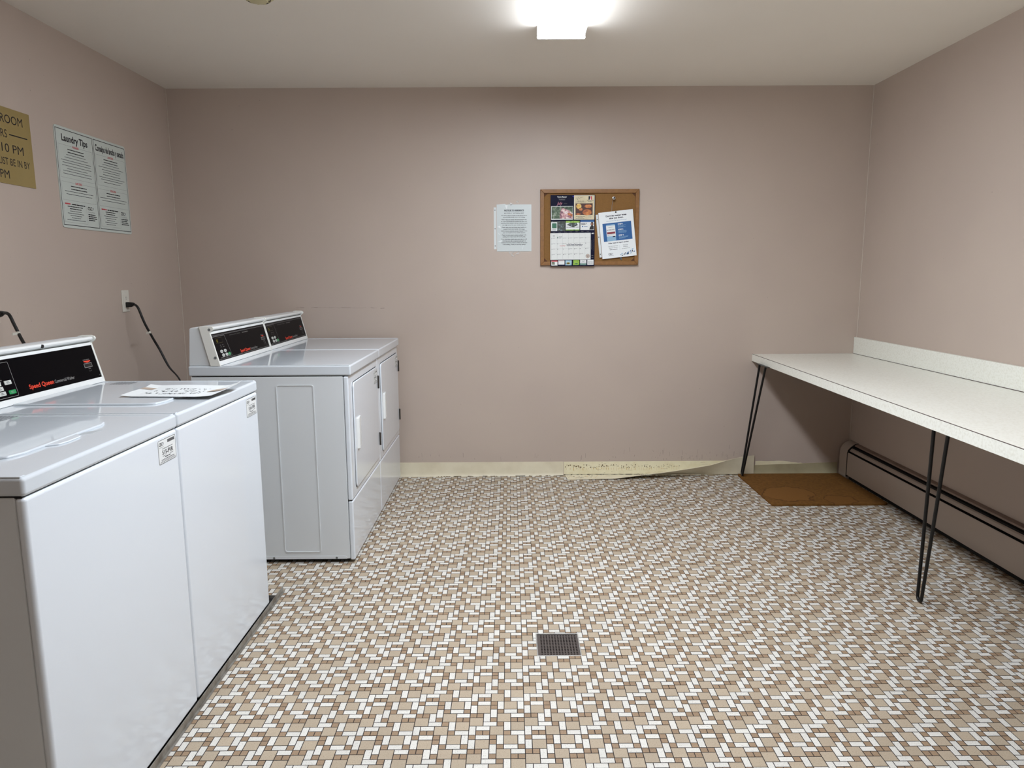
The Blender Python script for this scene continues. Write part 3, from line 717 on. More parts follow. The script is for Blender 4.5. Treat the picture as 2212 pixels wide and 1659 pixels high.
b = MB(); b.box(R - .056, R - .008, HY0 + .02, HY1 - .001, .04, .172, M_DARK); b.box(R - .034, R - .0062, HY0 + .02, HY1 - .001, .165, .206, M_DARK); b.build('fins_and_dark_liner', ht, smooth=False)  # fin core plus a black liner that paints shade into the hood slot
b = MB(); b.box(R - .050, R - .006, HY0 + .02, HY1 - .02, .0, .02, M_DARK); b.build('bottom_bracket', ht, smooth=False)
b = MB(); b.prism([(R, .016), (R - .068, .016), (R - .068, .168), (R - .063, .188), (R - .045, .208), (R - .020, .2265), (R, .2295)], 'y', HY1 - .016, HY1 - .011, M_DARK); b.build('cap_seam', ht, smooth=False)
for c0, c1 in ((HY1 - .012, D - .016), (HY0 - .06, HY0 + .012)):
    b = MB(); pr = [(R, .012), (R - .070, .012), (R - .070, .160), (R - .067, .180), (R - .056, .200), (R - .038, .218), (R - .018, .228), (R, .2315)]
    b.prism(pr, 'y', c0, c1, M_HEAT); o = b.build('end_cap', ht, .003, 3)
    b = MB(); b.box(R - .0665, R - .01, c0 + .0, c1 - .004, .0005, .014, M_HEAT); b.build('cap_foot', o, .001, 1)

# ------------------------------------------------------------------ brown board on the floor
mt = bpy.data.materials.new('brown_fibreboard'); mt.use_nodes = True; nt = mt.node_tree; bs = nt.nodes['Principled BSDF']
bs.inputs['Roughness'].default_value = .85; bs.inputs['Specular IOR Level'].default_value = .2
tc = nt.nodes.new('ShaderNodeTexCoord'); nz = nt.nodes.new('ShaderNodeTexNoise'); nz.inputs['Scale'].default_value = 60; nz.inputs['Detail'].default_value = 6
rp = nt.nodes.new('ShaderNodeValToRGB'); rp.color_ramp.elements[0].position = .35; rp.color_ramp.elements[1].position = .7
rp.color_ramp.elements[0].color = (*lin((104, 70, 30)), 1); rp.color_ramp.elements[1].color = (*lin((122, 83, 37)), 1)
nt.links.new(tc.outputs['Object'], nz.inputs['Vector']); nt.links.new(nz.outputs['Fac'], rp.inputs['Fac'])
last = rp.outputs['Color']
nw = nt.nodes.new('ShaderNodeTexNoise'); nw.inputs['Scale'].default_value = 9; nw.inputs['Detail'].default_value = 5
nt.links.new(tc.outputs['Object'], nw.inputs['Vector'])
sub = nt.nodes.new('ShaderNodeVectorMath'); sub.operation = 'MULTIPLY_ADD'; sub.inputs[1].default_value = (.16, .16, 0)
nt.links.new(nw.outputs['Color'], sub.inputs[0]); nt.links.new(tc.outputs['Object'], sub.inputs[2])
for (px_, py_, rad, lightc) in ((.16 + .08, .20 + .08, .145, (130, 89, 42)), (.42 + .08, .06 + .08, .085, (124, 84, 38))):
    ds = nt.nodes.new('ShaderNodeVectorMath'); ds.operation = 'DISTANCE'; ds.inputs[1].default_value = (px_, py_, .014)
    nt.links.new(sub.outputs[0], ds.inputs[0])
    for lo, hi, colr in ((rad, rad + .006, (84, 52, 22)), (rad - .008, rad - .004, lightc)):
        ms = nt.nodes.new('ShaderNodeMapRange'); ms.inputs['From Min'].default_value = lo; ms.inputs['From Max'].default_value = hi; ms.inputs['To Min'].default_value = .75; ms.inputs['To Max'].default_value = 0
        nt.links.new(ds.outputs['Value'], ms.inputs['Value'])
        mx = nt.nodes.new('ShaderNodeMix'); mx.data_type = 'RGBA'; nt.links.new(ms.outputs['Result'], mx.inputs['Factor']); nt.links.new(last, mx.inputs['A'])
        mx.inputs['B'].default_value = (*lin(colr), 1); last = mx.outputs['Result']
nt.links.new(last, bs.inputs['Base Color'])
bp = nt.nodes.new('ShaderNodeBump'); bp.inputs['Strength'].default_value = .4; bp.inputs['Distance'].default_value = .002
nt.links.new(nz.outputs['Fac'], bp.inputs['Height']); nt.links.new(bp.outputs['Normal'], bs.inputs['Normal'])
b = MB(); r = random.Random(9); x0, x1, ya, yb = 0, .660, 0, .625
pts = [(x0, ya)] + [(x1 * k / 30, ya + r.uniform(-.0022, .0022)) for k in range(1, 30)] + [(x1, ya + .012)] + [(x1 - .004 * 0, yb)] + [(x0 + .004, yb)] + [(x0 + r.uniform(-.002, .002), yb - yb * k / 20) for k in range(1, 20)]
b.prism(pts, 'z', .0003, .012, mt)
tag(b.build('fibre_board', None, .0018, 2, loc=(1.4765, 3.846, 0)), 'flat stained brown fibre board on the floor in the corner under the counter', 'floor mat')

# ------------------------------------------------------------------ floor drain
fd = thing('floor_drain', 'square dark perforated floor drain with a bright metal rim in the tiled floor', 'floor drain', (0, 0, 0))
a, c, e, f = DR
b = MB(); tt = .0042
for q in ((a, c, e, e + tt), (a, c, f - tt, f), (a, a + tt, e + tt, f - tt), (c - tt, c, e + tt, f - tt)): b.box(*q, -.03, .0012, M_STEEL)
b.build('frame', fd, .0006, 1)
b = MB(); b.box(a + .002, c - .002, e + .002, f - .002, -.05, -.032, M_DARK); b.build('drain_body', fd, smooth=False)
M_GRATE = mat('grate_bronze', (92, 84, 80), .42, .4)
b = MB(); n = 13; u0, v0, u1, v1 = a + .0045, e + .0045, c - .0045, f - .0045; zt = -.0025; mgn = .0065
sx_ = (u1 - u0 - 2 * mgn) / n; sy_ = (v1 - v0 - 2 * mgn) / n; hw = sx_ * .54; hh = sy_ * .60
b.box(u0, u0 + mgn, v0, v1, zt - .003, zt, M_GRATE); b.box(u1 - mgn, u1, v0, v1, zt - .003, zt, M_GRATE)
b.box(u0 + mgn, u1 - mgn, v0, v0 + mgn, zt - .003, zt, M_GRATE); b.box(u0 + mgn, u1 - mgn, v1 - mgn, v1, zt - .003, zt, M_GRATE)
for i in range(n):
    yb0 = v0 + mgn + i * sy_; b.box(u0 + mgn, u1 - mgn, yb0, yb0 + sy_ - hh, zt - .003, zt, M_GRATE)
    for j in range(n):
        xb0 = u0 + mgn + j * sx_; b.box(xb0, xb0 + sx_ - hw, yb0 + sy_ - hh, yb0 + sy_, zt - .003, zt, M_GRATE)
b.build('grate', fd, smooth=False, fix=False)

# ------------------------------------------------------------------ signs on the left wall
def sheet_on(o, u, v, w_, h_, t, mt, r=.0, name='sheet', parent=None, tilt=0, print_fn=None):
    """a thin slab with print on it; o = bottom-left corner on the wall"""
    u = Vector(u).normalized(); v = Vector(v).normalized(); nn = u.cross(v)
    if tilt:
        q = Matrix.Rotation(tilt, 3, nn); u = q @ u; v = q @ v
    o = Vector(o); b = MB()
    pts = rrect(0, w_, 0, h_, r, 4) if r else [(0, 0), (w_, 0), (w_, h_), (0, h_)]
    n = len(pts)
    b.add([o + u*p[0] + v*p[1] for p in pts] + [o + u*p[0] + v*p[1] + nn*t for p in pts], [tuple(range(n))[::-1], tuple(range(n, 2*n))] + [(i, (i+1) % n, n+(i+1) % n, n+i) for i in range(n)], mt)
    g = G(b, o + nn * t, u, v)
    if print_fn: print_fn(g)
    return b.build(name, parent, smooth=False, fix=False)
Yv = (0, 1, 0); Zv = (0, 0, 1)
def tips_print(g):
    W_, H_ = .600, .460; r = random.Random(21)
    def half(u0, u1, title, a, c, three, mirror):
        g.frame(u0, .012, u1, H_ - .010, .0030, M_INK)
        wd = u1 - u0
        g.text(title, (u0 + u1) / 2, H_ - .062, .031, M_INK, width=wd * (.70 if not mirror else .90), bold=.03, align='c')
        def block(v0, v1, head, hu):
            g.frame(u0 + .012, v0, u1 - .012, v1, .0009, M_INKL); hw_ = .05
            g.rect(hu - hw_ / 2 - .006, v1 - .003, hu + hw_ / 2 + .006, v1 + .003, M_PAPS, 2)
            g.text(head, hu, v1 - .006, .0105, M_RED, width=hw_ * 1.05, bold=.02, l=3, align='c')
            n = int((v1 - v0 - .022) / .0126); vv = v1 - .019
            for k in range(n):
                wl = wd * (.44 if k < 2 else r.uniform(.50, .86)) ; mt = M_INK if k < (2 if not mirror else 1) else M_INK2
                g.bars((u0 + u1)/2 - wl/2, (u0 + u1)/2 + wl/2, vv, .0040 if k < 2 else .0024, mt, r, 1, .22); vv -= .0112 if k % 3 == 1 else .0132
        block(.230, H_ - .080, a, (u0 + u1) / 2); block(.128, .212, c, (u0 + u1) / 2)
        um = u0 + wd * .66
        g.frame(u0 + .012, .026, um, .112, .0009, M_INKL); g.bars(u0 + .022, u0 + .07, .1085, .006, M_RED, r, 3); g.bars(u0 + .075, um - .012, .1085, .005, M_INK, r, 3)
        vv = .098
        for k in range(7): wl = wd * r.uniform(.25, .52); mm_ = (u0 + .012 + um) / 2; g.bars(mm_ - wl/2, mm_ + wl/2, vv, .0038 if k < 2 else .0026, M_INK if k < 2 else M_INK2, r, 1, .25); vv -= .0102
        csc_logo(g, um + .010, .096, .016, 1); g.text('ServiceWorks', um + .012, .0825, .0075, M_INKL, width=.055)
        for k in range(4): g.bars(um + .010, um + .010 + wd * r.uniform(.18, .26), .072 - k * .009, .0045, M_INK, r, 1, .2)
    half(.006, .296, 'Laundry Tips', 'WASHERS', 'DRYERS', True, False)
    half(.304, .594, 'Consejos de lavado y secado', 'LAVADORAS', 'SECADORAS', True, True)
M_PAPS = mat('sign_plastic', (196, 203, 196), .4)
tp = sheet_on((L, 3.3595, 1.5345), Yv, Zv, .600, .461, .004, M_PAPS, .014, 'laundry_tips_sign', print_fn=tips_print)
tag(tp, 'white two-column sign headed Laundry Tips on the left wall', 'sign')
def gold_print(g):   # width .60, height .31
    Wg = .60; rt = Wg - .048
    g.text('LAUNDRY ROOM', rt, .247, .036, M_INK, width=.365, align='r', bold=.0)
    g.text('HOURS', .449, .187, .034, M_INK, width=.125, align='r')
    g.rect(.462, .200, .574, .2045, M_INK)
    g.text('10 PM', .541, .129, .036, M_INK, width=.132, align='r')
    g.text('MUST BE IN BY', .573, .077, .030, M_INK, width=.212, align='r')
    g.text('PM', .439, .022, .035, M_INK, width=.054, align='r')
gs = sheet_on((L, 3.195 - .60, 1.688), Yv, Zv, .60, .309, .003, M_GOLD, 0, 'hours_sign', print_fn=gold_print)
tag(gs, 'gold sign with black laundry room hours lettering, cut by the left edge', 'sign')

# outlets and cords
def outlet(yc, zc, label):
    t = thing('wall_outlet', label, 'outlet', (L, yc, zc))
    b = MB(); b.box(0, .005, -.035, .035, -.058, .058, M_OUT); b.build('cover_plate', t, .002, 2)
    b = MB(); b.box(.005, .007, -.0165, .0165, -.0335, .0335, M_OUT); ib = b.build('receptacle', t, .0012, 2)
    b = MB()
    for s in (-1, 1):
        for q in (-.006, .004): b.box(.0068, .0073, q, q + .0016, s * .019 - .004, s * .019 + .004, M_BLACK)
        b.box(.0068, .0073, -.002, .002, s * .019 - .0105, s * .019 - .0075, M_BLACK)
    b.build('slots', ib, smooth=False)
    b = MB()
    for s in (-1, 1): b.lathe([(.003, .0048), (.003, .0056)], (0, 0, s * .0475), (1, 0, 0), M_OUT, 10)
    b.build('screws', t, smooth=False)
outlet(3.8375, 1.1765, 'white wall outlet behind the dryers with a black plug in its lower socket')
outlet(2.845, 1.180, 'white wall outlet cut by the left edge, above the nearest console')
def catmull(P, n=8):
    P = [Vector(p) for p in P]; out = []
    Q = [2 * P[0] - P[1]] + P + [2 * P[-1] - P[-2]]
    for i in range(1, len(Q) - 2):
        for k in range(n):
            t = k / n; a, b_, c_, d_ = Q[i-1], Q[i], Q[i+1], Q[i+2]
            out.append(.5 * ((2*b_) + (c_-a)*t + (2*a-5*b_+4*c_-d_)*t*t + (3*b_-a-3*c_+d_)*t**3))
    return out + [P[-1]]
def cord(label, plug, path, tagat, thick_until):
    t = thing('power_cord', label, 'power cord', plug)
    o = Vector(plug)
    b = MB(); b.prism([(0, -.014), (.020, -.014), (.030, -.010), (.040, .000), (.040, .008), (.030, .011), (.0, .013)], 'y', -.012, .012, M_RUBBER); pg = b.build('plug', t, .003, 2)
    b = MB()
    pts = catmull(path, 10); n = len(pts)
    rr = [.0062 if i / n < thick_until else max(.0042, .0062 - (i / n - thick_until) * .02) for i in range(n)]
    b.tube([p - o for p in pts], rr, M_RUBBER, 10); smooth(b.build('cable', t), 60)
    if tagat is not None:
        i = int(tagat * n); p = pts[i] - o; b = MB()
        b.tube([p + Vector((0, 0, -.006)), p + Vector((0, 0, .006))], .0078, M_TAPE, 12); b.box(p.x - .001, p.x + .001, p.y - .034, p.y - .006, p.z - .007, p.z + .003, M_TAPE)
        b.build('cable_tag', t, smooth=False)
cord('black power cord hanging from the outlet behind the dryers', (L + .0073, 3.8375, 1.1575),
     [(L + .046, 3.8375, 1.160), (-1.995, 3.812, 1.140), (-1.97, 3.816, 1.061), (-1.95, 3.852, .975), (-1.93, 3.877, .909), (-1.88, 3.864, .815), (-1.82, 3.849, .745), (-1.77, 3.83, .62), (-1.68, 3.81, .40), (-1.62, 3.80, .15), (-1.60, 3.79, .008)], .265, .45)
cord('short black power cord arching down behind the nearest washing machine console', (L + .0073, 2.845, 1.161),
     [(L + .046, 2.845, 1.166), (-1.985, 2.812, 1.160), (-1.96, 2.799, 1.123), (-1.93, 2.784, 1.073), (-1.89, 2.757, 1.02), (-1.84, 2.72, .90), (-1.78, 2.66, .60), (-1.76, 2.60, .2), (-1.75, 2.55, .008)], .34, .6)

# ------------------------------------------------------------------ notice on back wall
Xv = (1, 0, 0)
nb = thing('resident_notice', 'white printed notice to residents in a clear sleeve left of the cork board', 'notice', (0, 0, 0))
NOTE = [('MAY COVID-19   THE "CORONA VIRUS"', .231, .56, 0), ('We need to all do our part to stop the spread of', .2165, .74, 1), ('this potentially deadly virus in our building.', .206, .64, 0),
 ('Please wash your hands with anti bacterial soap', .192, .72, 1), ('for a good 20 seconds the moment you enter your', .181, .75, 1), ('home from the outside to kill any outside bacteria', .170, .76, 0), ('you might carry from your outside exposure.', .159, .67, 0),
 ('Please wipe your own home door handle and', .145, .70, 1), ('outlets around entry handle with oxygen', .134, .62, 0), ('disinfectants to minimize spread of bacteria from', .123, .75, 1), ('your own hands from the outside exposure.', .112, .65, 0),
 ('Please try not to touch common surfaces in the', .098, .70, 1), ('building more means hands off touching daily.', .087, .66, 0),
 ('If you take these simple steps every day you will', .073, .73, 1), ('minimize your risk to exposure and assist us', .062, .67, 1), ('residents from the common surfaces we all touch', .051, .75, 0), ('in the building. Thank you and stay healthy!', .040, .66, 0)]
def note_print(g):
    g.text('NOTICE TO RESIDENTS', .108, .2465, .0085, M_NAVY, width=.122, bold=.04, align='c'); g.rect(.047, .2445, .169, .2453, M_NAVY)
    for s_, v, wd, und in NOTE:
        g.text(s_, .108, v, .0052, M_INK, width=.216 * wd, bold=.025, align='c')
        if und: g.rect(.108 - .05, v - .0016, .108 + .055, v - .0009, M_INK)
sheet_on((-.0805, D - .0012, 1.449), Xv, Zv, .2155, .286, .0012, M_NOTE, name='sheet', parent=nb, print_fn=note_print)
b = MB()
b.box(-.0985, -.0830, D - .0011, D - .0002, 1.463, 1.718, M_PAPERC)
g = G(b, (-.0985, D - .0011, 1.463), Xv, Zv)
for v in (.020, .125, .238): g.disc(.0075, v, .0032, M_DGREY, 1)
b.build('punched_margin', nb, smooth=False, fix=False)
b = MB(); r = random.Random(4)
for cu, cv, spread in ((.028, 1.742, 1), (.030, 1.442, -1)):
    for k in range(7):
        a = cu + r.uniform(-.03, .03); d_ = cv + r.uniform(-.014, .012) + spread * .004
        pts = [(a + r.uniform(-.014, .014), d_ + r.uniform(-.012, .012)) for _ in range(3)]
        b.add([(p[0], D - .0028 - .0004 * k - .001 * r.random(), p[1]) for p in pts], [(0, 1, 2)], M_FILM)
for (q0, q1, q2) in (((-.075, 1.735), (-.02, 1.735), (-.03, 1.7385)), ((-.03, 1.73), (-.012, 1.731), (-.018, 1.705)), ((-.078, 1.60), (-.055, 1.59), (-.060, 1.607)), ((-.075, 1.51), (-.05, 1.518), (-.052, 1.508)), ((.075, 1.46), (.078, 1.461), (.088, 1.495)), ((-.072, 1.565), (-.058, 1.55), (-.068, 1.555))):
    b.add([(p[0], D - .0030, p[1]) for p in (q0, q1, q2)], [(0, 1, 2)], mat('painted_highlight', (240, 244, 244), .08, coat=1.0))  # white triangles painted as glints, merged into the clear tape mesh
b.build('clear_tape', nb, smooth=False, fix=False)

# ------------------------------------------------------------------ cork board and what hangs on it
BX0, BX1, BZ0, BZ1 = .190, .8005, 1.3615, 1.8225
cb = thing('cork_board', 'wood-framed cork bulletin board on the back wall', 'bulletin board', (0, 0, 0))
FT = .0235; fy0, fy1 = D - .020, D - .0003
b = MB(); b.box(BX0 + .01, BX1 - .01, D - .010, D - .0005, BZ0 + .01, BZ1 - .01, M_CORK); b.build('cork_sheet', cb, smooth=False)
z_t = BZ1 + .004
def rail(p):
    b = MB(); b.add([(q[0], fy0, q[1]) for q in p] + [(q[0], fy1, q[1]) for q in p], [(0,1,2,3), (7,6,5,4), (0,4,5,1), (1,5,6,2), (2,6,7,3), (3,7,4,0)], M_CORKFR); b.build('frame_rail', cb, .0022, 2)
rail([(BX0, BZ0), (BX1, BZ0), (BX1 - FT, BZ0 + FT), (BX0 + FT, BZ0 + FT)]); rail([(BX0 + FT, BZ1 - FT), (BX1 - FT, BZ1 - FT), (BX1, BZ1), (BX0, BZ1)])
rail([(BX0, BZ0), (BX0 + FT, BZ0 + FT), (BX0 + FT, BZ1 - FT), (BX0, BZ1)]); rail([(BX1 - FT, BZ0 + FT), (BX1, BZ0), (BX1, BZ1), (BX1 - FT, BZ1 - FT)])
i0, i1, j0, j1 = BX0 + FT, BX1 - FT, BZ0 + FT, BZ1 - FT; cl = .022
for p in ([(i0, j0), (i0 + cl, j0), (i0, j0 + cl)], [(i1, j0), (i1, j0 + cl), (i1 - cl, j0)], [(i1, j1), (i1 - cl, j1), (i1, j1 - cl)], [(i0, j1), (i0, j1 - cl), (i0 + cl, j1)]):
    b = MB(); n = 3; b.add([(q[0], D - .0125, q[1]) for q in p] + [(q[0], D - .0098, q[1]) for q in p], [(0,1,2), (5,4,3), (0,3,4,1), (1,4,5,2), (2,5,3,0)], M_CORKDK); b.build('corner_piece', cb, smooth=False)

# calendar
CX0, CZ0, CW, CH = .2525, 1.3555, .2745, .4325
cal = thing('wall_calendar', 'dark blue wall calendar with photo adverts and a white month grid, on the cork board', 'calendar', (0, 0, 0))
def u_(px): return (px / 2147 * 110 + 1180 - 1188.7) / 95.2 * CW
def v_(py, base): return CH - ((py / 1659 * 85 + base) - 422.2) / 152.6 * CH
def cal_print(g):
    r = random.Random(2); A = lambda y: v_(y, 415); B_ = lambda y: v_(y, 495)
    g.text('Town Planner', u_(650), A(240), .0068, M_WPRINT, width=u_(855) - u_(450), bold=.05, align='c'); g.bars(u_(480), u_(820), A(275), .0022, M_DGREY, r)
    g.text('FAIRFIELD', u_(650), A(350), .0052, M_LGREY, width=u_(775) - u_(525), align='c')
    g.text('July', u_(430), A(540), .0185, mat('print_pink', (206, 130, 150), .5), width=u_(670) - u_(430), shear=.35); g.text('2026', u_(720), A(515), .0065, M_DGREY, width=u_(860) - u_(720))
    g.rect(u_(195), A(1165), u_(1108), A(600), M_WPRINT); g.rect(u_(215), A(1125), u_(1095), A(620), M_FOLI, 2)
    g.poly([(u_(560), A(1120)), (u_(1090), A(1120)), (u_(1090), A(880)), (u_(900), A(760)), (u_(640), A(670)), (u_(560), A(900))], M_FLOW, 3)
    g.poly([(u_(870), A(880)), (u_(1090), A(930)), (u_(1090), A(1050)), (u_(900), A(960))], M_BREAD, 4)
    g.rect(u_(1150), A(1165), u_(2005), A(160), M_CREAM, 1); g.frame(u_(1150), A(1165), u_(2005), A(160), .0012, M_WPRINT, 2)
    sc = [(u_(1240 + k * 27), A(290 - (k % 2) * 34 - k * 4 + (70 if k in (2, 5) else 0))) for k in range(12)]; g.line(sc, .0009, M_INK2, 2)
    g.rect(u_(1755), A(345), u_(1812), A(195), M_NAVY, 2); g.rect(u_(1835), A(345), u_(1895), A(195), M_RED, 2); g.poly([(u_(1795), A(345)), (u_(1850), A(345)), (u_(1825), A(200))], M_WPRINT, 3)
    for vv, a, c in ((385, 1690, 1970), (430, 1740, 1900), (405, 1300, 1560), (440, 1210, 1640), (1040, 1230, 1610), (1085, 1310, 1540), (1120, 1240, 1590)): g.bars(u_(a), u_(c), A(vv), .0020, M_INK2, r, 2)
    g.rect(u_(1215), A(970), u_(1930), A(490), M_BREADDK, 2)
    for cx_, cy_, rx_, ry_, mt in ((1350, 610, 110, 110, M_BREAD2), (1740, 610, 150, 75, M_BREAD), (1430, 740, 80, 60, M_BREAD), (1700, 860, 190, 125, M_BREAD), (1340, 930, 100, 38, M_BREAD)):
        rx, ry = rx_ / 2147 * 110 / 95.2 * CW, ry_ / 1659 * 85 / 152.6 * CH; g.disc(u_(cx_), A(cy_), rx, mt, 3, 24, ry)
    sc = [(u_(1740 + 45 * (k % 4)), A(1100 - 60 * (k % 3))) for k in range(9)]; g.line(sc, .0006, M_INKL, 2)
    g.rect(u_(190), A(1640), u_(780), A(1230), M_TREEPIC, 1); g.rect(u_(195), A(1635), u_(450), A(1265), M_WPRINT, 2); g.rr(u_(235), A(1520), u_(430), A(1310), .004, mat('print_dark_green', (44, 104, 78), .5), 3); g.bars(u_(240), u_(420), A(1600), .004, M_INKL, r, 3)
    g.rect(u_(808), A(1612), u_(1388), A(1212), M_WPRINT, 1); g.rect(u_(808), A(1290), u_(1388), A(1212), M_GRN, 2); g.poly([(u_(850), A(1380)), (u_(1000), A(1290)), (u_(1260), A(1290)), (u_(1320), A(1390)), (u_(1120), A(1480))], M_TREEPIC, 3); g.bars(u_(840), u_(1350), A(1490), .003, M_INK2, r, 4); g.rect(u_(808), A(1612), u_(1388), A(1575), M_GRN, 2)
    g.rect(u_(1422), A(1595), u_(2000), A(1190), M_WPRINT, 1); g.rect(u_(1422), A(1265), u_(2000), A(1190), M_BLUE, 2); g.bars(u_(1450), u_(1690), A(1330), .0035, M_INK, r, 2); g.bars(u_(1460), u_(1660), A(1380), .0035, M_INK, r, 2); g.disc(u_(1515), A(1450), .004, M_BLUE, 2); g.bars(u_(1570), u_(1720), A(1460), .003, M_BLUE, r, 2)
    g.disc(u_(1910), A(1350), .0085, M_BLACK, 2, 20, .0135); g.disc(u_(1905), A(1355), .0045, mat('print_skin', (176, 122, 96), .5), 3, 16, .0075); g.poly([(u_(1800), A(1580)), (u_(1985), A(1580)), (u_(1985), A(1440)), (u_(1900), A(1410)), (u_(1830), A(1460))], M_BLACK, 3)
    # small adverts below the grid
    bl = [(210, 470, M_WPRINT), (505, 765, M_WPRINT), (800, 1070, M_AQUA), (1130, 1390, M_GRN), (1425, 1690, M_WPRINT), (1730, 1995, M_WPRINT)]
    for k, (a, c, mt) in enumerate(bl): g.rect(u_(a), B_(1525 - k * 4), u_(c), B_(1312 - k * 5), mt, 1)
    g.rect(u_(215), B_(1365), u_(470), B_(1312), M_RED, 2); g.rect(u_(235), B_(1495), u_(350), B_(1375), M_FOLI, 2); g.bars(u_(540), u_(740), B_(1340), .002, M_RED, r, 2); g.rect(u_(505), B_(1525), u_(765), B_(1490), M_NAVY, 2)
    g.disc(u_(925), B_(1435), .011, M_LED, 2, 20, .0065); g.disc(u_(920), B_(1435), .006, M_BREADDK, 3, 16, .003); g.disc(u_(1270), B_(1455), .009, mat('print_dark_green', (44, 104, 78), .5), 2, 16, .003)
    g.line([(u_(1500), B_(1365)), (u_(1550), B_(1330)), (u_(1560), B_(1360)), (u_(1615), B_(1325)), (u_(1620), B_(1360))], .0014, M_INK2, 2); g.bars(u_(1460), u_(1660), B_(1395), .002, M_INKL, r, 2); g.rect(u_(1425), B_(1505), u_(1690), B_(1440), mat('print_teal', (96, 140, 128), .5), 2)
    for k in range(3): g.bars(u_(1750), u_(1975), B_(1370 + 40 * k), .0022, M_INKL, r, 2)
    # right strip
    g.text('AD', u_(1885), B_(200), .0065, M_WPRINT, width=u_(2000) - u_(1885), bold=.06)
    g.line([(u_(1905), B_(450)), (u_(1905), B_(850))], .0009, M_LGREY); g.line([(u_(1960 + 20 * (k % 2)), B_(400 + 45 * k)) for k in range(12)], .0007, M_DGREY)
    g.bars(u_(1900), u_(1980), B_(1130), .004, M_DGREY, r); g.bars(u_(1900), u_(1980), B_(1205), .003, M_DGREY, r)
    for k in range(7): x = (320, 560, 800, 1030, 1270, 1505, 1740)[k]; g.rect(u_(x - 50), B_(134 - k * 5), u_(x + 50), B_(120 - k * 5), M_DGREY, 1)
sheet_on((CX0, D - .0205, CZ0), Xv, Zv, CW, CH, .002, M_NAVY, name='backing_sheet', parent=cal, print_fn=cal_print)
def grid_print(g):
    gw, gh = u_(1865) - u_(170), v_(170, 495) - v_(1280, 495); r = random.Random(6)
    B_ = lambda y: v_(y, 495) - v_(1285, 495); X_ = lambda x: u_(x) - u_(165)
    rows = (395, 620, 845, 1065)
    for x in (215, 455, 690, 925, 1160, 1395, 1630): g.line([(X_(x), B_(1240)), (X_(x), B_(180))], .0005, M_INKL)
    for i, y in enumerate(rows): g.line([(X_(215), B_(y - 22)), (X_(1850), B_(y - 50))], .0004, M_INKL)
    days = [[None, None, None, '1', '2', '3', '4'], [str(d) for d in range(5, 12)], [str(d) for d in range(12, 19)], [str(d) for d in range(19, 26)], [str(d) for d in range(26, 32)]]
    ys = (180, 400, 625, 850, 1075)
    for i, row in enumerate(days):
        for k, d_ in enumerate(row):
            if d_: g.text(d_, X_(222 + 236 * k), B_(ys[i] - k * 4 + 8), .0042, M_INK2, bold=.04)
            if d_ and r.random() < .8 and i: g.bars(X_(275 + 236 * k), X_(370 + 236 * k), B_(ys[i] - k * 4 - 12), .0014, M_INKL, r)
    g.text('Loyalty', X_(565), B_(715), .0085, M_RED, width=X_(810) - X_(565), shear=.4)
    g.bars(X_(850), X_(1525), B_(668), .0032, M_INK2, r); g.bars(X_(860), X_(1510), B_(710), .0032, M_INK2, r)
    g.disc(X_(480), B_(340), .0032, mat('print_dark_green', (44, 104, 78), .5)); g.bars(X_(530), X_(665), B_(330), .002, M_INK2, r); g.bars(X_(545), X_(650), B_(368), .002, M_INKL, r)
    g.bars(X_(270), X_(370), B_(270), .002, M_INKL, r); g.bars(X_(275), X_(365), B_(325), .002, M_INKL, r)
    g.disc(X_(1745), B_(1140), .0128, M_INK2, 1, 28); g.disc(X_(1745), B_(1140), .0118, mat('seal_tan', (196, 178, 164), .5), 2, 28); g.bars(X_(1690), X_(1800), B_(1140), .002, M_INK2, r, 3); g.bars(X_(1710), X_(1780), B_(1180), .003, M_INK2, r, 3)
sheet_on((CX0 + u_(165), D - .0228, CZ0 + v_(1285, 495)), Xv, Zv, u_(1865) - u_(165), v_(165, 495) - v_(1285, 495), .0016, mat('calendar_paper', (222, 224, 220), .6), name='month_page', parent=cal, tilt=.006, print_fn=grid_print)
b = MB(); b.lathe([(.0045, 0), (.0030, .003), (.0030, .007), (.0052, .011), (.0040, .013)], (.392, D - .0225, 1.777), (0, -1, 0), mat('blue_pin', (40, 34, 140), .25), 16)
tag(smooth(b.build('push_pin'), 50), 'small dark blue push pin at the top of the calendar', 'push pin')

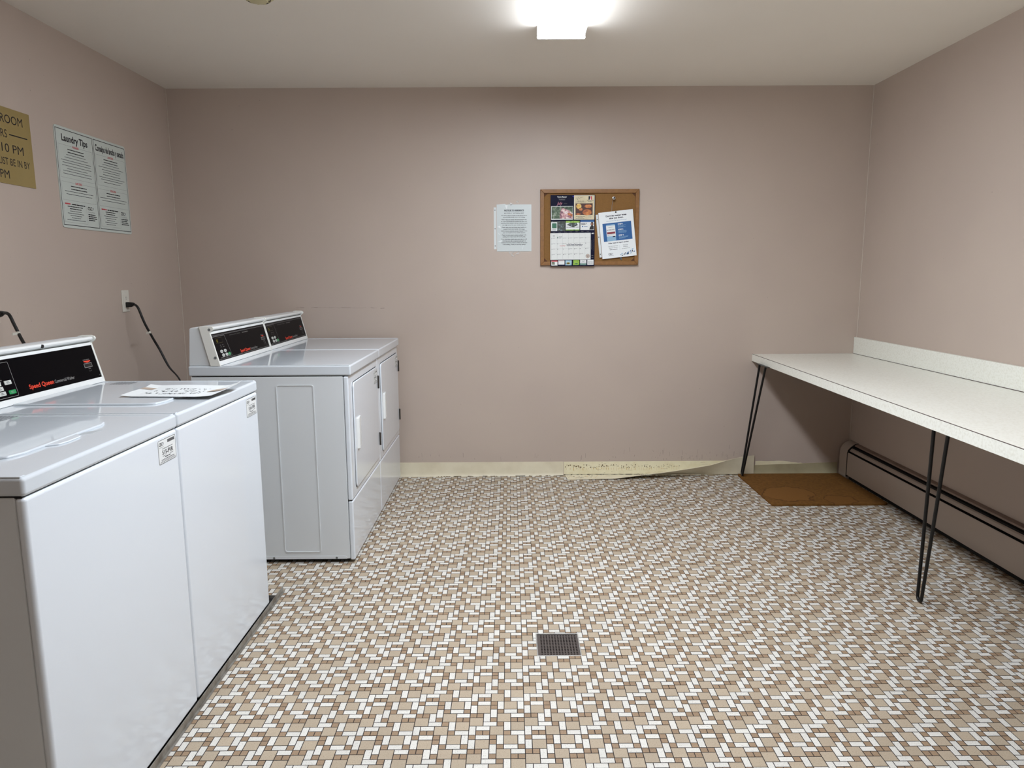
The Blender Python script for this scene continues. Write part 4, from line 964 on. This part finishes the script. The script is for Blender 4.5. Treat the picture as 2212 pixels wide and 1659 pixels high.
# leaflet
lf = thing('service_leaflet', 'tilted white leaflet with a blue phone picture pinned at right of the cork board', 'leaflet', (0, 0, 0))
def leaf_print(g):   # .216 x .283
    r = random.Random(8)
    g.text("Don't let washer woes", .108, .2525, .0100, M_NAVY, width=.128, bold=.035, align='c'); g.text('slow you down.', .108, .2380, .0100, M_NAVY, width=.088, bold=.035, align='c')
    g.text('Download the CSC ServiceWorks app!', .108, .2245, .0048, M_BLUE, width=.125, align='c')
    g.rect(.019, .104, .197, .214, M_BLUE)
    g.poly(rrect(.040, .096, .104, .205, .005), M_LBLUE, 2); g.rect(.040, .134, .096, .198, M_WPRINT, 3)
    g.rect(.043, .148, .093, .160, mat('print_maroon', (132, 44, 56), .5), 4); g.bars(.055, .082, .187, .0022, M_INKL, r, 4); g.bars(.043, .09, .171, .003, M_INK2, r, 4); g.bars(.044, .09, .1405, .0018, M_INKL, r, 4); g.rect(.076, .1265, .092, .1325, M_NAVY, 4)
    for k, v in enumerate((.199, .166, .131)):
        g.text('STEP %d' % (k + 1), .114, v, .0068, M_WPRINT, width=.031, bold=.05, l=2)
        for q in range(3): g.bars(.114, .114 + r.uniform(.035, .062), v - .0065 - q * .0055, .0020, M_LBLUE, r, 2)
    g.text('Other ways to report service:', .108, .0880, .0078, M_NAVY, width=.128, bold=.03, align='c')
    g.text('Call the Customer', .074, .0700, .0064, M_INK2, width=.062, align='c'); g.text('Support Center:', .074, .0600, .0064, M_INK2, width=.054, align='c'); g.bars(.050, .098, .0500, .0032, M_INK2, r)
    g.text('Visit the', .150, .0700, .0064, M_INK2, width=.030, align='c'); g.text('Website:', .150, .0600, .0064, M_INK2, width=.030, align='c'); g.bars(.126, .176, .0500, .0020, M_INKL, r)
    g.line([(.114, .045), (.114, .074)], .0006, M_INKL)
    csc_logo(g, .040, .0215, .0095, 2); g.bars(.040, .072, .0145, .0018, M_INKL, r)
    rr_ = random.Random(14)
    for k in range(22):
        x = rr_.uniform(.112, .195); y = .006 + max(0, (x - .15)) * rr_.uniform(0, 1.1) + rr_.uniform(0, .012); s_ = rr_.uniform(.004, .011); a = rr_.choice((0, 1))
        p = [(x, y), (x + s_, y + s_ * a), (x + s_ * (1 - a), y + s_)]; g.poly(p, rr_.choice((M_NAVY, M_BLUE, M_LBLUE, M_INK)), 2 + k % 3)
th = math.radians(6.1)
OX, OZ = .5775, 1.3975
sheet_on((OX, D - .0215, OZ), Xv, Zv, .214, .283, .0012, M_PAPER, name='sheet', parent=lf, tilt=-0.0, print_fn=None) if False else None
def sheet_tilt(o, w_, h_, t, mt, name, fn=None):
    q = math.radians(6.1); return sheet_on(o, (math.cos(q), 0, math.sin(q)), (-math.sin(q), 0, math.cos(q)), w_, h_, t, mt, name=name, parent=lf, print_fn=fn)
sheet_tilt((OX, D - .0215, OZ), .214, .283, .0012, M_PAPER, 'sheet', leaf_print)
def strip_print(g):
    for v in (.020, .125, .232): g.disc(.0062, v, .0030, M_BLACK, 1)
sheet_tilt((OX - .0175, D - .0190, OZ + .010), .014, .262, .0008, M_PAPERC, 'punched_margin', strip_print)
b = MB(); b.lathe([(.0045, 0), (.0050, .0015), (.0040, .004)], (.6555, D - .0227, 1.6835), (0, -1, 0), M_BLACK, 14)
tag(smooth(b.build('thumb_tack'), 50), 'tiny black tack holding the top of the tilted leaflet', 'thumb tack')
# pen on a string
pn = thing('hanging_pen', 'silver pin with a string holding a pen behind the tilted leaflet', 'pen', (0, 0, 0))
b = MB(); b.lathe([(.0035, 0), (.0035, .010), (.0085, .016), (.0105, .022), (.0090, .027), (.004, .029)], (.641, D - .010, 1.7665), (0, -1, 0), M_STEEL, 20); o = smooth(b.build('pin_head', pn), 50)
b = MB(); b.lathe([(.0048, .0292), (.002, .0305)], (.641, D - .010, 1.7675), (0, -1, 0), M_NAVY, 14); b.build('pin_centre', o, smooth=False)
b = MB(); b.tube(catmull([(.638, D - .026, 1.762), (.634, D - .018, 1.735), (.632, D - .0165, 1.70), (.636, D - .0165, 1.55), (.667, D - .0165, 1.468)], 6), .0011, M_LGREY, 6); b.build('string', pn, smooth=False)
b = MB(); b.tube([(.667, D - .0165, 1.470), (.6935, D - .0165, 1.402), (.6975, D - .0165, 1.392)], [.0040, .0040, .0012], mat('pen_blue_grey', (92, 112, 128), .3), 10); smooth(b.build('pen_body', pn), 40)
